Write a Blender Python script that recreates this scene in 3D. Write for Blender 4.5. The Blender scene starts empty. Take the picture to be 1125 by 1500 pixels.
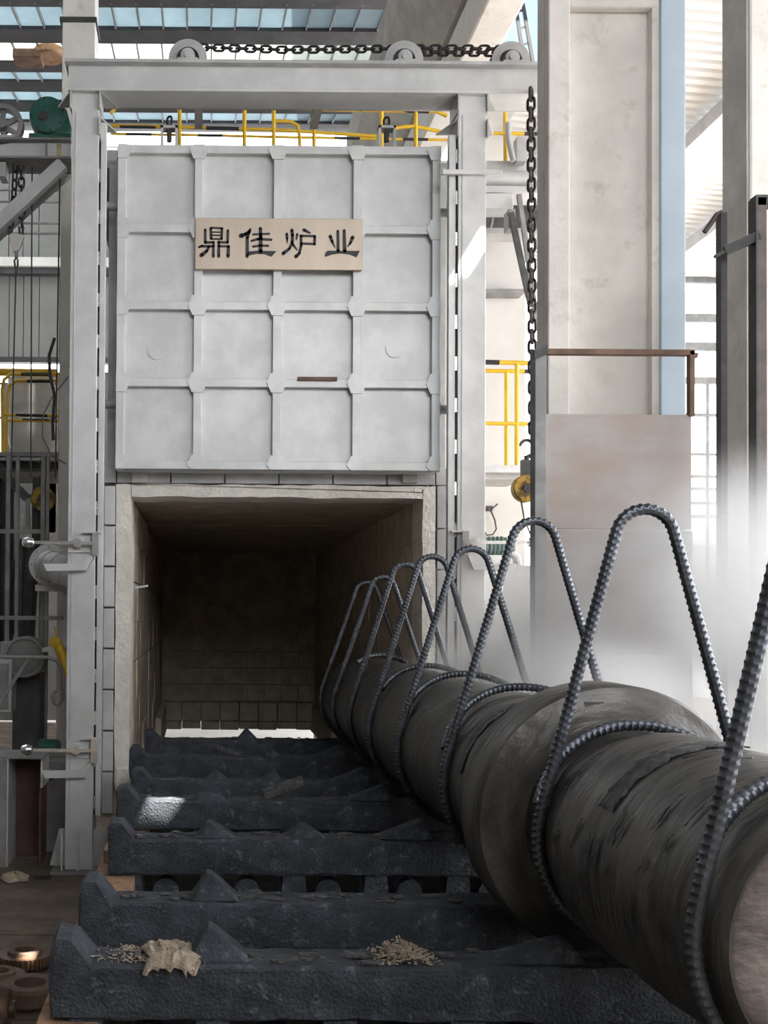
import bpy, math, random
from mathutils import Vector, Matrix
random.seed(7)
R = math.radians
sc = bpy.context.scene
col = sc.collection

# ------------------------------------------------------------------ camera
F = 1600.0                     # focal length in pixels of the 1125 x 1500 frame
VPX, VPY = 290.0, 900.0        # where lines running along +Y vanish
FLOOR = 0.0
CAMZ = 2.45
RC = Matrix.Rotation(R(90 + 1.0), 3, 'X') @ Matrix.Rotation(R(0.42), 3, 'Z')
_d = RC.transposed() @ Vector((0, 1, 0))
CX = VPX - F * _d.x / -_d.z
CY = VPY + F * _d.y / -_d.z
cd = bpy.data.cameras.new('camera')
cam = bpy.data.objects.new('camera', cd); col.objects.link(cam)
cam.matrix_world = Matrix.Translation((0, 0, CAMZ)) @ RC.to_4x4()
cd.sensor_fit = 'AUTO'; cd.sensor_width = 36; cd.lens = F / 1500 * 36
cd.shift_x = (562.5 - CX) / 1500; cd.shift_y = (CY - 750) / 1500
cd.clip_end = 300
sc.camera = cam

def P(px, py, Y):
    v = RC @ Vector(((px - CX) / F, -(py - CY) / F, -1))
    v *= Y / v.y
    return Vector((v.x, v.y, v.z + CAMZ))

# ------------------------------------------------------------------ light
w = bpy.data.worlds.new('world'); sc.world = w; w.use_nodes = True
bg = w.node_tree.nodes['Background']
bg.inputs[0].default_value = (0.95, 0.97, 1.0, 1); bg.inputs[1].default_value = 7.4
SUN = Vector((-0.60, 0.35, -1.0))
sl = bpy.data.lights.new('sun', 'SUN'); sl.energy = 45; sl.angle = R(0.3); sl.color = (1, .95, .87)
so = bpy.data.objects.new('sun', sl); col.objects.link(so)
so.rotation_euler = SUN.to_track_quat('-Z', 'Y').to_euler(); so.location = (8, -4, 20)
sc.view_settings.view_transform = 'Standard'; sc.view_settings.look = 'None'
sc.view_settings.exposure = 0.0; sc.view_settings.gamma = 1
sc.view_settings.use_curve_mapping = False
sc.cycles.volume_bounces = 3
sc.cycles.max_bounces = 10; sc.cycles.diffuse_bounces = 5
sc.cycles.volume_step_rate = 2.0

# ------------------------------------------------------------------ materials
def mat(name, c, rough=.6, metal=0., var=.18, vscale=3., c2=None, bump=.0, bscale=30., stretch=(1, 1, 1),
        thr=(.42, .62), spots=None, sscale=14., translucent=0., spec=.5):
    m = bpy.data.materials.new(name); m.use_nodes = True
    nt = m.node_tree; N = nt.nodes; L = nt.links
    b = N['Principled BSDF']
    b.inputs['Roughness'].default_value = rough; b.inputs['Metallic'].default_value = metal
    b.inputs['Specular IOR Level'].default_value = spec
    tc = N.new('ShaderNodeTexCoord'); mp = N.new('ShaderNodeMapping'); mp.inputs['Scale'].default_value = stretch
    L.new(tc.outputs['Object'], mp.inputs['Vector'])
    n1 = N.new('ShaderNodeTexNoise'); n1.inputs['Scale'].default_value = vscale; n1.inputs['Detail'].default_value = 6
    n1.inputs['Roughness'].default_value = .62
    L.new(mp.outputs[0], n1.inputs['Vector'])
    r = N.new('ShaderNodeValToRGB')
    if c2 is None: c2 = tuple(x * (1 - var) for x in c)
    r.color_ramp.elements[0].position = thr[0]; r.color_ramp.elements[1].position = thr[1]
    r.color_ramp.elements[0].color = (*c2, 1); r.color_ramp.elements[1].color = (*c, 1)
    L.new(n1.outputs['Fac'], r.inputs['Fac'])
    out = r.outputs['Color']
    if spots:
        n3 = N.new('ShaderNodeTexNoise'); n3.inputs['Scale'].default_value = sscale; n3.inputs['Detail'].default_value = 8
        n3.inputs['Roughness'].default_value = .7
        L.new(mp.outputs[0], n3.inputs['Vector'])
        r3 = N.new('ShaderNodeValToRGB'); r3.color_ramp.elements[0].position = .56; r3.color_ramp.elements[1].position = .70
        L.new(n3.outputs['Fac'], r3.inputs['Fac'])
        mx = N.new('ShaderNodeMix'); mx.data_type = 'RGBA'; mx.inputs[7].default_value = (*spots, 1)
        L.new(r3.outputs['Color'], mx.inputs[0]); L.new(out, mx.inputs[6]); out = mx.outputs[2]
    L.new(out, b.inputs['Base Color'])
    if bump:
        n2 = N.new('ShaderNodeTexNoise'); n2.inputs['Scale'].default_value = bscale; n2.inputs['Detail'].default_value = 5
        L.new(mp.outputs[0], n2.inputs['Vector'])
        bp = N.new('ShaderNodeBump'); bp.inputs['Strength'].default_value = bump; bp.inputs['Distance'].default_value = .03
        L.new(n2.outputs['Fac'], bp.inputs['Height']); L.new(bp.outputs[0], b.inputs['Normal'])
    if translucent:
        t = N.new('ShaderNodeBsdfTranslucent'); L.new(out, t.inputs['Color'])
        ms = N.new('ShaderNodeMixShader'); ms.inputs[0].default_value = translucent
        o = N['Material Output']
        L.new(b.outputs[0], ms.inputs[1]); L.new(t.outputs[0], ms.inputs[2]); L.new(ms.outputs[0], o.inputs['Surface'])
    return m

M = dict(
    silver=mat('silver_paint', (.63, .63, .625), .42, .25, .16, 2.2, bump=.04, bscale=60),
    silver2=mat('silver_paint_dull', (.50, .50, .495), .5, .2, .22, 3),
    cream=mat('refractory_fibre', (.83, .79, .71), .95, 0, .14, 5, bump=.5, bscale=25),
    lining=mat('furnace_lining', (.68, .585, .46), .95, 0, .25, 4, bump=.4, bscale=20),
    cast=mat('cast_iron', (.066, .075, .088), .85, 0, .4, 7, spec=.25, spots=(.18, .20, .225), sscale=13, bump=.55, bscale=70),
    deck=mat('dark_deck', (.03, .029, .028), 1, 0, .4, 7, spec=.05),  # near-black matt deck colour
    flake=mat('scale_crust', (.13, .125, .125), .85, 0, .45, 22, bump=.8, bscale=50),
    forged=mat('forged_scale', (.13, .12, .107), .38, .25, .6, 2.6, stretch=(1, 4, 1), bump=.4, bscale=8, c2=(.03, .028, .027), thr=(.35, .7)),
    endface=mat('shaft_end', (.23, .19, .17), .7, .2, .5, 4, stretch=(1, 1, 2), bump=.3, bscale=20),
    rebar=mat('rebar_steel', (.12, .13, .15), .36, .75, .35, 12),
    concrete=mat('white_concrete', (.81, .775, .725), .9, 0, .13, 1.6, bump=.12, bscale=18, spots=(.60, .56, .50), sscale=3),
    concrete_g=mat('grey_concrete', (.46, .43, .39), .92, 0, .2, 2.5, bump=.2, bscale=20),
    concrete_s=mat('shade_grey_concrete', (.66, .63, .59), .92, 0, .2, 2.5, bump=.2, bscale=20),
    brownsteel=mat('brown_steel', (.13, .105, .098), .7, .1, .3, 6),
    plaster=mat('white_plaster', (.62, .595, .565), .9, 0, .08, 1.5),
    bluep=mat('pale_blue', (.55, .66, .76), .7, 0, .08, 2),
    bluew=mat('sky_lit_blue', (.26, .33, .46), .8, 0, .1, 2),
    ochre=mat('ochre_stain', (.50, .42, .24), .6, 0, .3, 8),
    yellow=mat('yellow_paint', (.78, .48, .025), .45, 0, .15, 6),
    black=mat('black_paint', (.02, .02, .022), .5, 0, .2, 6),
    hook_y=mat('worn_yellow', (.42, .25, .03), .6, 0, .75, 9, thr=(.45, .55)),
    rust=mat('rusty_steel', (.20, .125, .09), .8, .1, .35, 5),
    plate=mat('stained_plate', (.40, .375, .36), .75, .15, .3, 1.3, c2=(.37, .30, .26), stretch=(1, 1, 2.2)),
    brass=mat('sign_brass', (.47, .39, .31), .4, .5, .08, 2, stretch=(2, 1, .5)),
    steel=mat('grey_steel', (.30, .295, .29), .6, .2, .3, 4),
    dsteel=mat('dark_steel', (.085, .083, .085), .6, .3, .35, 6),
    redsteel=mat('red_primer', (.10, .045, .042), .75, 0, .35, 4),
    chain=mat('chain_steel', (.06, .055, .055), .5, .6, .4, 20),
    green=mat('green_paint', (.03, .15, .115), .5, 0, .35, 6, spots=(.05, .04, .035), sscale=6),
    floor=mat('workshop_floor', (.16, .125, .092), .85, 0, .45, 2.2, bump=.3, bscale=14),
    fplate=mat('floor_plate', (.175, .135, .10), .8, .1, .4, 3, bump=.3, bscale=12),
    wsheet=mat('grey_sheet', (.27, .265, .25), .7, .1, .15, 1),
    rsheet=mat('roof_sheet', (.27, .325, .355), .6, 0, .12, 1, translucent=.55),
    rsheet_w=mat('white_roof_sheet', (.5, .52, .5), .6, 0, .06, 1, translucent=.7),
    rsheet_r=mat('white_corrugated', (.74, .74, .73), .7, 0, .06, 1),
    purlin=mat('purlin_steel', (.09, .088, .095), .6, .2, .3, 3),
    duct=mat('bright_duct', (.82, .80, .74), .35, .5, .15, 2),
    chrome=mat('polished_steel', (.80, .80, .80), .2, .9, .1, 3),
    brick=mat('fire_brick', (.40, .235, .14), .9, 0, .35, 7, bump=.4, bscale=30),
    burlap=mat('burlap', (.55, .45, .34), .95, 0, .35, 30, bump=.6, bscale=120),
    copper=mat('bronze_rust', (.17, .10, .06), .45, .3, .5, 6),
    greysteel2=mat('machine_grey', (.22, .22, .215), .6, .1, .3, 4),
    dwall=mat('low_bounce_sheet', (.17, .168, .165), .8, 0, .15, 1),  # kept dark to cut bounce off the added walls and roof
    glass=mat('window_haze', (.85, .88, .9), .6, 0, .04, 1, translucent=.9),
)

# ------------------------------------------------------------------ mesh builder
class MB:
    def __init__(s): s.v = []; s.f = []
    def add(s, vs, fs):
        o = len(s.v); s.v += [Vector(a) for a in vs]; s.f += [tuple(i + o for i in f) for f in fs]; return s
    def box(s, x0, x1, y0, y1, z0, z1):
        if x0 > x1: x0, x1 = x1, x0
        if z0 > z1: z0, z1 = z1, z0
        if y0 > y1: y0, y1 = y1, y0
        return s.add([(x0, y0, z0), (x1, y0, z0), (x1, y1, z0), (x0, y1, z0), (x0, y0, z1), (x1, y0, z1), (x1, y1, z1), (x0, y1, z1)],
                     [(0, 3, 2, 1), (4, 5, 6, 7), (0, 1, 5, 4), (1, 2, 6, 5), (2, 3, 7, 6), (3, 0, 4, 7)])
    def px(s, x0, y0, x1, y1, Y, d):
        xm, ym = (x0 + x1) / 2, (y0 + y1) / 2
        return s.box(P(x0, ym, Y).x, P(x1, ym, Y).x, Y, Y + d, P(xm, y1, Y).z, P(xm, y0, Y).z)
    def bar(s, a, b, w, h, up=(0, 1, 0)):
        a = Vector(a); b = Vector(b); t = (b - a).normalized(); u = Vector(up)
        sd = t.cross(u).normalized(); u = sd.cross(t).normalized()
        vs = []
        for q in (a, b):
            for i, j in ((-1, -1), (1, -1), (1, 1), (-1, 1)): vs.append(q + sd * (w / 2 * i) + u * (h / 2 * j))
        return s.add(vs, [(3, 2, 1, 0), (4, 5, 6, 7), (0, 1, 5, 4), (1, 2, 6, 5), (2, 3, 7, 6), (3, 0, 4, 7)])
    def prism(s, poly, y0, y1):          # poly: (x, z) points, extruded along Y
        n = len(poly)
        vs = [(x, y0, z) for x, z in poly] + [(x, y1, z) for x, z in poly]
        fs = [tuple(range(n)), tuple(range(2 * n - 1, n - 1, -1))]
        fs += [((i + 1) % n, i, n + i, n + (i + 1) % n) for i in range(n)]
        return s.add(vs, fs)
    def prismx(s, poly, x0, x1):         # poly: (y, z) points, extruded along X
        n = len(poly)
        vs = [(x0, y, z) for y, z in poly] + [(x1, y, z) for y, z in poly]
        fs = [tuple(range(n)), tuple(range(2 * n - 1, n - 1, -1))]
        fs += [((i + 1) % n, i, n + i, n + (i + 1) % n) for i in range(n)]
        return s.add(vs, fs)
    def tube(s, pts, r, n=8, closed=False, rf=None):
        pts = [Vector(p) for p in pts]; k = len(pts)
        T = []
        for i in range(k):
            a = pts[(i - 1) % k] if (closed or i > 0) else pts[i]
            b = pts[(i + 1) % k] if (closed or i < k - 1) else pts[i]
            T.append((b - a).normalized())
        u = T[0].orthogonal().normalized(); vs = []
        for i in range(k):
            u = (u - T[i] * u.dot(T[i])).normalized(); v = T[i].cross(u)
            for j in range(n):
                a = 2 * math.pi * j / n
                rr = rf(i, a) if rf else (r[i] if isinstance(r, (list, tuple)) else r)
                vs.append(pts[i] + (u * math.cos(a) + v * math.sin(a)) * rr)
        fs = []
        for i in range(k if closed else k - 1):
            i2 = (i + 1) % k
            for j in range(n):
                fs.append((i * n + j, i * n + (j + 1) % n, i2 * n + (j + 1) % n, i2 * n + j))
        if not closed:
            fs.append(tuple(range(n - 1, -1, -1))); fs.append(tuple((k - 1) * n + j for j in range(n)))
        return s.add(vs, fs)
    def cyl(s, a, b, r, n=20, r2=None): return s.tube([a, b], [r, r if r2 is None else r2], n)
    def lathe(s, prof, c, n=64, axis='Y'):   # prof: (t along axis, radius)
        vs = []
        for t, r in prof:
            for j in range(n):
                a = 2 * math.pi * j / n; p, q = r * math.cos(a), r * math.sin(a)
                vs.append({'Y': (c[0] + p, c[1] + t, c[2] + q), 'X': (c[0] + t, c[1] + p, c[2] + q), 'Z': (c[0] + p, c[1] + q, c[2] + t)}[axis])
        fs = []
        for i in range(len(prof) - 1):
            for j in range(n):
                q = (i * n + j, i * n + (j + 1) % n, (i + 1) * n + (j + 1) % n, (i + 1) * n + j)
                fs.append(q if axis != 'Y' else q[::-1])
        k = len(prof)
        fs.append(tuple(range(n))); fs.append(tuple(range(k * n - 1, (k - 1) * n - 1, -1)))
        return s.add(vs, fs)
    def build(s, name, m, parent=None, smooth=False, bevel=0, at=None):
        me = bpy.data.meshes.new(name)
        org = Vector(at) if at is not None else Vector((0, 0, 0))
        if parent is not None: org = world_of(parent)
        if parent is None and at is None:
            lo = [min(v[i] for v in s.v) for i in range(3)]; hi = [max(v[i] for v in s.v) for i in range(3)]
            org = Vector(((lo[0] + hi[0]) / 2, (lo[1] + hi[1]) / 2, lo[2]))
        me.from_pydata([tuple(v - org) for v in s.v], [], s.f)
        me.materials.append(M[m]); me.validate()
        import bmesh
        bm = bmesh.new(); bm.from_mesh(me); bmesh.ops.recalc_face_normals(bm, faces=bm.faces); bm.to_mesh(me); bm.free()
        if smooth:
            for p in me.polygons: p.use_smooth = True
            me.set_sharp_from_angle(angle=R(35))
        o = bpy.data.objects.new(name, me); col.objects.link(o)
        if parent is not None: o.parent = parent
        else: o.location = org
        if bevel:
            b = o.modifiers.new('bevel', 'BEVEL'); b.width = bevel; b.segments = 2; b.limit_method = 'ANGLE'
        return o

def world_of(o):
    v = Vector((0, 0, 0))
    while o is not None: v += o.location; o = o.parent
    return v
def tag(o, label, cat, group=None):
    o['label'] = label; o['category'] = cat
    if group: o['group'] = group
    return o
def struct(o, label=None):
    o['kind'] = 'structure'
    if label: o['label'] = label
    return o
def thing(name, label, cat, loc, group=None):
    o = bpy.data.objects.new(name, None); o.empty_display_size = .1; col.objects.link(o); o.location = loc
    return tag(o, label, cat, group)
def dup(o, parent, loc=None):
    c = o.copy(); col.objects.link(c); c.parent = parent
    if loc is not None: c.location = loc
    return c

# ================================================================== SETTING
TOPC = 10.5          # underside of the added front bay roof
fl = struct(MB().box(-9, 16, -6, 34, -.3, 0).build('floor', 'floor'), 'brown dusty workshop floor')
for i, (x0, x1, y0, y1) in enumerate([(-3.4, -.72, 8.32, 10.0), (-3.4, -2.1, 6.6, 8.29), (-2.07, -.72, 6.6, 8.29), (-3.4, -2.1, 4.9, 6.57), (-2.07, -.72, 4.9, 6.57)]):
    MB().box(x0, x1, y0, y1, 0, .018 + .008 * (i % 2)).build('floor_plate', 'fplate', fl, bevel=.006)

MB().box(-1.5, 3, 21.4, 24.5, 0, .02).build('bounce_slab', 'plaster', fl)['label'] = 'pale slab added behind the furnace to brighten the rear gap'  # added pale slab that bounces more light into the rear gap
# unseen roof added against sky light; slots cut to drop chosen sun patches
A1 = P(689, 388, 10.42); A2 = P(243, 1182, 7.62); A3 = P(38, 1420, 7.5); A4 = P(14, 1478, 6.6)
slots = []
for a, wx, wy in ((A1, .24, .20), (A2, .30, .22), (A3, .17, .14)):
    t = TOPC - a.z
    slots.append((a.x - SUN.x * t - wx / 2, a.x - SUN.x * t + wx / 2, a.y - SUN.y * t - wy / 2, a.y - SUN.y * t + wy / 2))
ce = MB()
ys = sorted({-5.0, 10.9} | {s[2] for s in slots} | {s[3] for s in slots})
for y0, y1 in zip(ys[:-1], ys[1:]):
    ym = (y0 + y1) / 2
    xs = [-9.0] + [v for s in sorted(slots) if s[2] < ym < s[3] for v in (s[0], s[1])] + [13.0]
    for k in range(0, len(xs), 2):
        if xs[k + 1] > xs[k]: ce.box(xs[k], xs[k + 1], y0, y1, TOPC, TOPC + .12)
struct(ce.build('unseen_ceiling', 'dwall'), 'unseen front bay roof added for shade, slots cut for sun patches')
struct(MB().box(-9, 16, -5.2, -5, 0, 6.0).box(-9, 0, -5.2, -5, 6.0, 10.5).box(9, 16, -5.2, -5, 6.0, 10.5).build('unseen_wall_front', 'dwall'), 'unseen wall behind the viewer added for shade, high opening added to light the door')  # added behind the camera to block light; opening throws light on the door
struct(MB().box(-9, 13, 10.9, 16.2, 12.7, 12.8).box(2.9, 14, 16.0, 25, 14.6, 14.7).box(-9, 9, 10.8, 10.9, TOPC, 12.8).build('unseen_ceiling_middle', 'wsheet'), 'unseen roof slabs added to shade the bay over the furnace')  # slabs added out of view to keep sky and sun off the rear
struct(MB().box(-9.2, -9, -6, 34, 0, 12).build('unseen_wall_left', 'dwall'), 'unseen side wall added to close off light')  # added out of view to cut light from the left

# rear roof: purlins and translucent sheets, falling away towards the back
rows = [(-75, -8, 16.0, 17.0, 'rsheet'), (2, 44, 17.2, 18.4, 'rsheet'), (56, 92, 18.7, 19.9, 'rsheet_w'), (99, 119, 20.2, 21.2, 'rsheet'),
        (128, 149, 21.6, 22.6, 'rsheet'), (160, 177, 23.0, 24.0, 'rsheet')]
roof = bpy.data.objects.new('ceiling_rear', None); col.objects.link(roof); roof.location = P(300, 60, 19); struct(roof, 'blue translucent roof sheets on dark purlins')
def roofpt(x, y, Y): return P(300, y, Y).z
for y0, y1, Y0, Y1, mm in rows:
    z0, z1 = P(330, y0, Y0).z, P(330, y1, Y1).z
    xa, xb = P(-60, y0, Y0).x, P(606, y0, Y0).x
    MB().add([(-9, Y0, z0), (xa - .03, Y0, z0), (xa - .03, Y1, z1), (-9, Y1, z1), (-9, Y0, z0 + .03), (xa - .03, Y0, z0 + .03), (xa - .03, Y1, z1 + .03), (-9, Y1, z1 + .03)],
             [(0, 3, 2, 1), (4, 5, 6, 7), (0, 1, 5, 4), (1, 2, 6, 5), (2, 3, 7, 6), (3, 0, 4, 7)]).build('roof_panel', mm, roof)
    n = 18
    for k in range(n):
        a, b = xa + (xb - xa) * k / n, xa + (xb - xa) * (k + 1) / n + .02; dz_ = .012 * (k % 2)
        MB().add([(a - .012, Y0, z0 - .05), (a + .012, Y0, z0 - .05), (a + .012, Y1, z1 - .05), (a - .012, Y1, z1 - .05), (a - .012, Y0, z0), (a + .012, Y0, z0), (a + .012, Y1, z1), (a - .012, Y1, z1)],
                 [(0, 3, 2, 1), (4, 5, 6, 7), (0, 1, 5, 4), (1, 2, 6, 5), (2, 3, 7, 6), (3, 0, 4, 7)]).build('seam', 'steel', roof)
        MB().add([(a, Y0, z0 + dz_), (b, Y0, z0 + dz_), (b, Y1, z1 + dz_), (a, Y1, z1 + dz_), (a, Y0, z0 + .01 + dz_), (b, Y0, z0 + .01 + dz_), (b, Y1, z1 + .01 + dz_), (a, Y1, z1 + .01 + dz_)],
                 [(0, 3, 2, 1), (4, 5, 6, 7), (0, 1, 5, 4), (1, 2, 6, 5), (2, 3, 7, 6), (3, 0, 4, 7)]).build('roof_panel', mm, roof)
for y, Y, h in ((-4, 17.1, 10), (50, 18.5, 11), (95, 20.1, 9), (124, 21.4, 10), (154, 22.8, 10), (182, 24.2, 11)):
    q = P(330, y, Y); hh = h / F * Y
    m = MB().box(P(-60, y, Y).x, P(606, y, Y).x, Y - .22, Y + .22, q.z - hh / 2, q.z + hh / 2)
    m.build('purlin', 'purlin', roof)
MB().px(598, -80, 612, 60, 17.0, .4).build('rafter', 'purlin', roof)

# rear wall of grey sheet, open above it and at the window band
wb = bpy.data.objects.new('wall_back', None); col.objects.link(wb); wb.location = (0, 24.6, 0); struct(wb, 'dark grey sheet wall behind the hoist')
YB = 24.6
xsn = [-330, -220, -120, -70, -35, -8, 14, 35, 58, 88, 130, 172, 260, 400, 540, 640]
for a, b in zip(xsn[:-1], xsn[1:]):
    MB().px(a, 216, b - 1.2, 382, YB, .06).build('wall_panel', 'wsheet', wb)
    MB().px(a, 398, b - 1.2, 528, YB, .06).build('wall_panel', 'wsheet', wb)
    if b > 80: MB().px(a, 545, b - 1.2, 1055, YB, .06).build('wall_panel', 'wsheet', wb)
MB().px(-330, 214, 640, 530, YB + .08, .05).build('wall_backing', 'purlin', wb)  # added dark backing, keeps sky out of the panel gaps
MB().px(-330, 376, 300, 389, YB - .4, .2).build('rail_beam', 'concrete', wb)
MB().px(-120, 389, 300, 401, YB - .3, .2).build('dark_girt', 'purlin', wb)
MB().px(-120, 523, 300, 531, YB - .3, .2).build('dark_girt', 'purlin', wb)
MB().px(-120, 664, 66, 1055, YB, .1).build('lower_wall', 'greysteel2', wb)
MB().px(66, 700, 82, 780, YB, .1).build('lower_wall', 'greysteel2', wb)
for y in (560, 610):
    MB().px(-120, y, 82, y + 3, YB, .05).build('window_bar', 'purlin', wb)
# horizontal pipe runs in front of the rear wall
for y in (278, 295, 326, 341):
    a, b = P(-40, y, 19), P(125, y + 2, 19)
    p = MB().cyl(a, b, .022, 8).build('wall_pipe', 'steel', None, True)
    tag(p, {278: 'topmost thin grey pipe run across the rear wall', 295: 'second thin grey pipe run across the rear wall', 326: 'third thin grey pipe run across the rear wall', 341: 'lowest thin grey pipe run across the rear wall'}[y], 'pipe', 'pipe runs on rear wall')

# white plastered wall right of the furnace
ww = struct(MB().px(578, 236, 769, 1080, 14.6, .25).build('wall_right', 'plaster'), 'white plastered wall behind the right post')
struct(MB().px(690, 120, 762, 236, 16.5, .2).build('wall_upper', 'plaster'), 'white wall under the crane beam')
bw = struct(MB().px(640, -60, 800, 92, 19, .2).build('wall_blue', 'bluew'), 'wall coloured pale blue for sky light beside the ladder')  # blue of the sky light put into the wall colour
# right bay: window wall and corrugated roof
wr = bpy.data.objects.new('window_1', None); col.objects.link(wr); wr.location = (10, 22, 0); struct(wr, 'tall window wall with grey transoms')
for y, h in ((405, 9), (460, 11), (502, 11), (553, 9), (606, 4), (664, 3), (696, 4), (714, 4), (735, 4), (754, 5), (800, 5), (860, 5)):
    MB().px(960, y, 1200, y + h, 22, .12).build('transom', 'greysteel2', wr)
for x in (985, 1036, 1090, 1150): MB().px(x, 400, x + 3, 1010, 22.15, .08).build('mullion', 'greysteel2', wr)
for y0, y1 in ((414, 460), (471, 502), (513, 553)):
    MB().px(960, y0, 1200, y1, 22.1, .02).build('pane', 'glass', wr)
cr = bpy.data.objects.new('ceiling_right', None); col.objects.link(cr); cr.location = (9, 16, 10.5); struct(cr, 'white corrugated roof of the side bay')
zc0 = P(1030, 370, 22).z
m = MB(); n = 54
for i in range(n):                        # ridges running along X, sagging a little to the right
    y0 = 10.5 + (22 - 10.5) * i / n; y1 = 10.5 + (22 - 10.5) * (i + 1) / n; d = y1 - y0
    pr = [(y0, 0), (y0 + .55 * d, 0), (y0 + .68 * d, .07), (y0 + .87 * d, .07), (y1, 0)]
    for (ya, za), (yb, zb) in zip(pr[:-1], pr[1:]):
        xa, xb = 4.6, 15; sa, sb = 0, -.9
        m.add([(xa, ya, zc0 + za + sa), (xb, ya, zc0 + za + sb), (xb, yb, zc0 + zb + sb), (xa, yb, zc0 + zb + sa)], [(0, 1, 2, 3)])
m.build('corrugated_sheet', 'rsheet_r', cr)
for x, wd in ((5.4, .14), (7.2, .16), (9.0, .16), (10.8, .16)):
    MB().bar((x, 10.6, zc0 - .17 - (x - 4.6) * .087), (x, 22, zc0 - .17 - (x - 4.6) * .087), wd, .22, (0, 0, 1)).build('rafter', 'silver2', cr)

# ================================================================== CONCRETE COLUMNS
YC = 9.0
def px_z(y, Y, x=900): return P(x, y, Y).z
c = thing('concrete_column', 'broad white concrete column with recessed face and pale blue edge', 'column', (P(900, 600, YC).x, YC + .15, 0))
xl, xr = P(803, 450, YC).x, P(1005, 450, YC).x
xa, xb = P(835, 450, YC).x, P(961, 450, YC).x
MB().box(xl, xr, YC + .12, YC + .3, 0, 10.45).build('web', 'concrete', c)
MB().box(xl, xa, YC, YC + .12, 0, 10.45).build('flange', 'concrete', c, bevel=.012)
MB().box(xb + .04, xr, YC, YC + .12, 0, 10.45).build('blue_flange', 'bluep', c, bevel=.012)['label'] = 'pale blue flange'  # right flange set apart in one even pale blue
MB().prism([(xb - .02, 0), (xb + .04, 0), (xb + .04, 10.45), (xb - .02, 10.45)], YC + .03, YC + .12).build('inner_edge', 'concrete', c)
MB().box(xa, xb + .04, YC + .02, YC + .12, P(900, 8, YC).z, 10.45).build('head', 'concrete', c, bevel=.02)
Y2 = 8.2
x2 = P(1098, 300, Y2).x
c = thing('concrete_column', 'white concrete column at the right edge behind the steel post', 'column', (x2 + .5, Y2 + .2, 0))
MB().box(x2, x2 + 1.0, Y2, Y2 + .42, 0, 10.45).build('shaft', 'concrete', c, bevel=.02)
MB().box(x2 - .012, x2 + .0, Y2 + .02, Y2 + .40, 0, 10.45).build('grey_side_face', 'concrete_s', c)['label'] = 'side face painted shade grey'  # thin face carrying the grey of the shaded side in its colour
c = thing('concrete_column', 'slender concrete column behind the left end of the top beam', 'column', (P(115, 600, 13).x, 13.2, 0))
xl, xr = P(90, 200, 13).x, P(138, 200, 13).x
MB().box(xl, xr, 13, 13.4, 0, 11).build('shaft', 'concrete', c, bevel=.01)
MB().box(xl - .03, xr + .02, 12.96, 13.44, P(110, 33, 13).z, P(110, 27, 13).z).build('steel_band', 'dsteel', c)
MB().box(xl + .45, xr + .05, 12.9, 13.0, P(110, 190, 13).z, P(110, 165, 13).z).build('bracket', 'steel', c)
# crane beam running back at the top
ZB = CAMZ + 6.45
c = thing('crane_beam', 'heavy concrete crane beam running back above the top beam', 'beam', (3.15, 13.5, ZB))
xa = P(683, 50, 12.2).x; xb = P(737, 50, 12.2).x
MB().box(xa, xb, 10.95, 18.5, ZB, ZB + .5).build('lower_flange', 'concrete', c, bevel=.03)  # white tone stands in for bounced light on the underside
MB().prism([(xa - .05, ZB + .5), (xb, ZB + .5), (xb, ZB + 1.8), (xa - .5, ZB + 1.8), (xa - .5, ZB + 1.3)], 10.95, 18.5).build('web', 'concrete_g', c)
t = thing('wall_ladder', 'narrow steel ladder leaning against the pale blue wall', 'ladder', P(760, 95, 17))
for x0, x1 in ((752, 773), (763, 786)):
    MB().bar(P(x0, -10, 17), P(x1 - 2, 110, 17), .05, .04).build('stile', 'black', t)
for k in range(6):
    f = k / 5; MB().bar(P(752 + 19 * f, -10 + 120 * f + 5, 17), P(763 + 21 * f, -10 + 120 * f, 17), .03, .03).build('rung', 'black', t)

# ================================================================== FURNACE
D = 11.0
fxl, fxr = P(191, 930, D).x, P(618, 930, D).x
ftop = P(400, 729, D).z
oxl, oxr = P(169, 930, D).x, P(637, 930, D).x      # outer edge of the fibre frame
otop = P(400, 711, D).z
bxl, bxr = P(150, 930, D).x, P(658, 930, D).x      # outer edge of the block frame
btop = P(400, 684, D).z
BK = 20.9
fu = thing('bogie_furnace', 'large silver box furnace with open cream-lined mouth', 'furnace', ((fxl + fxr) / 2, D, 0))
# casing
cz = 7.05
cas = MB()
cas.box(bxl + .02, oxl + .12, D + .12, BK + .4, 0, cz); cas.box(oxr - .12, bxr - .02, D + .12, BK + .4, 0, cz)
cas.box(oxl + .12, oxr - .12, D + .12, BK + .4, btop + .05, cz)
cas.build('casing', 'silver2', fu)
# fibre frame round the mouth
jb = P(180, 1146, D).z
def rough_prism(poly, n, amp, y0, y1):
    out = []
    for (ax, az), (bx, bz) in zip(poly, poly[1:] + poly[:1]):
        for k in range(n):
            t_ = k / n; out.append((ax + (bx - ax) * t_ + random.uniform(-amp, amp), az + (bz - az) * t_ + random.uniform(-amp, amp)))
    return out
MB().prism(rough_prism([(oxl, jb), (fxl, jb), (fxl, otop), (oxl, otop)], 14, .007, 0, 0), D - .02, D + .5).build('jamb', 'cream', fu, bevel=.012)
MB().prism(rough_prism([(fxr, 0.3), (oxr, 0.3), (oxr, otop), (fxr, otop)], 14, .007, 0, 0), D - .02, D + .5).build('jamb', 'cream', fu, bevel=.012)
MB().prism(rough_prism([(fxl, ftop), (fxr, ftop), (fxr, otop), (fxl, otop)], 22, .008, 0, 0), D - .02, D + .5).build('lintel', 'cream', fu, bevel=.012)
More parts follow.
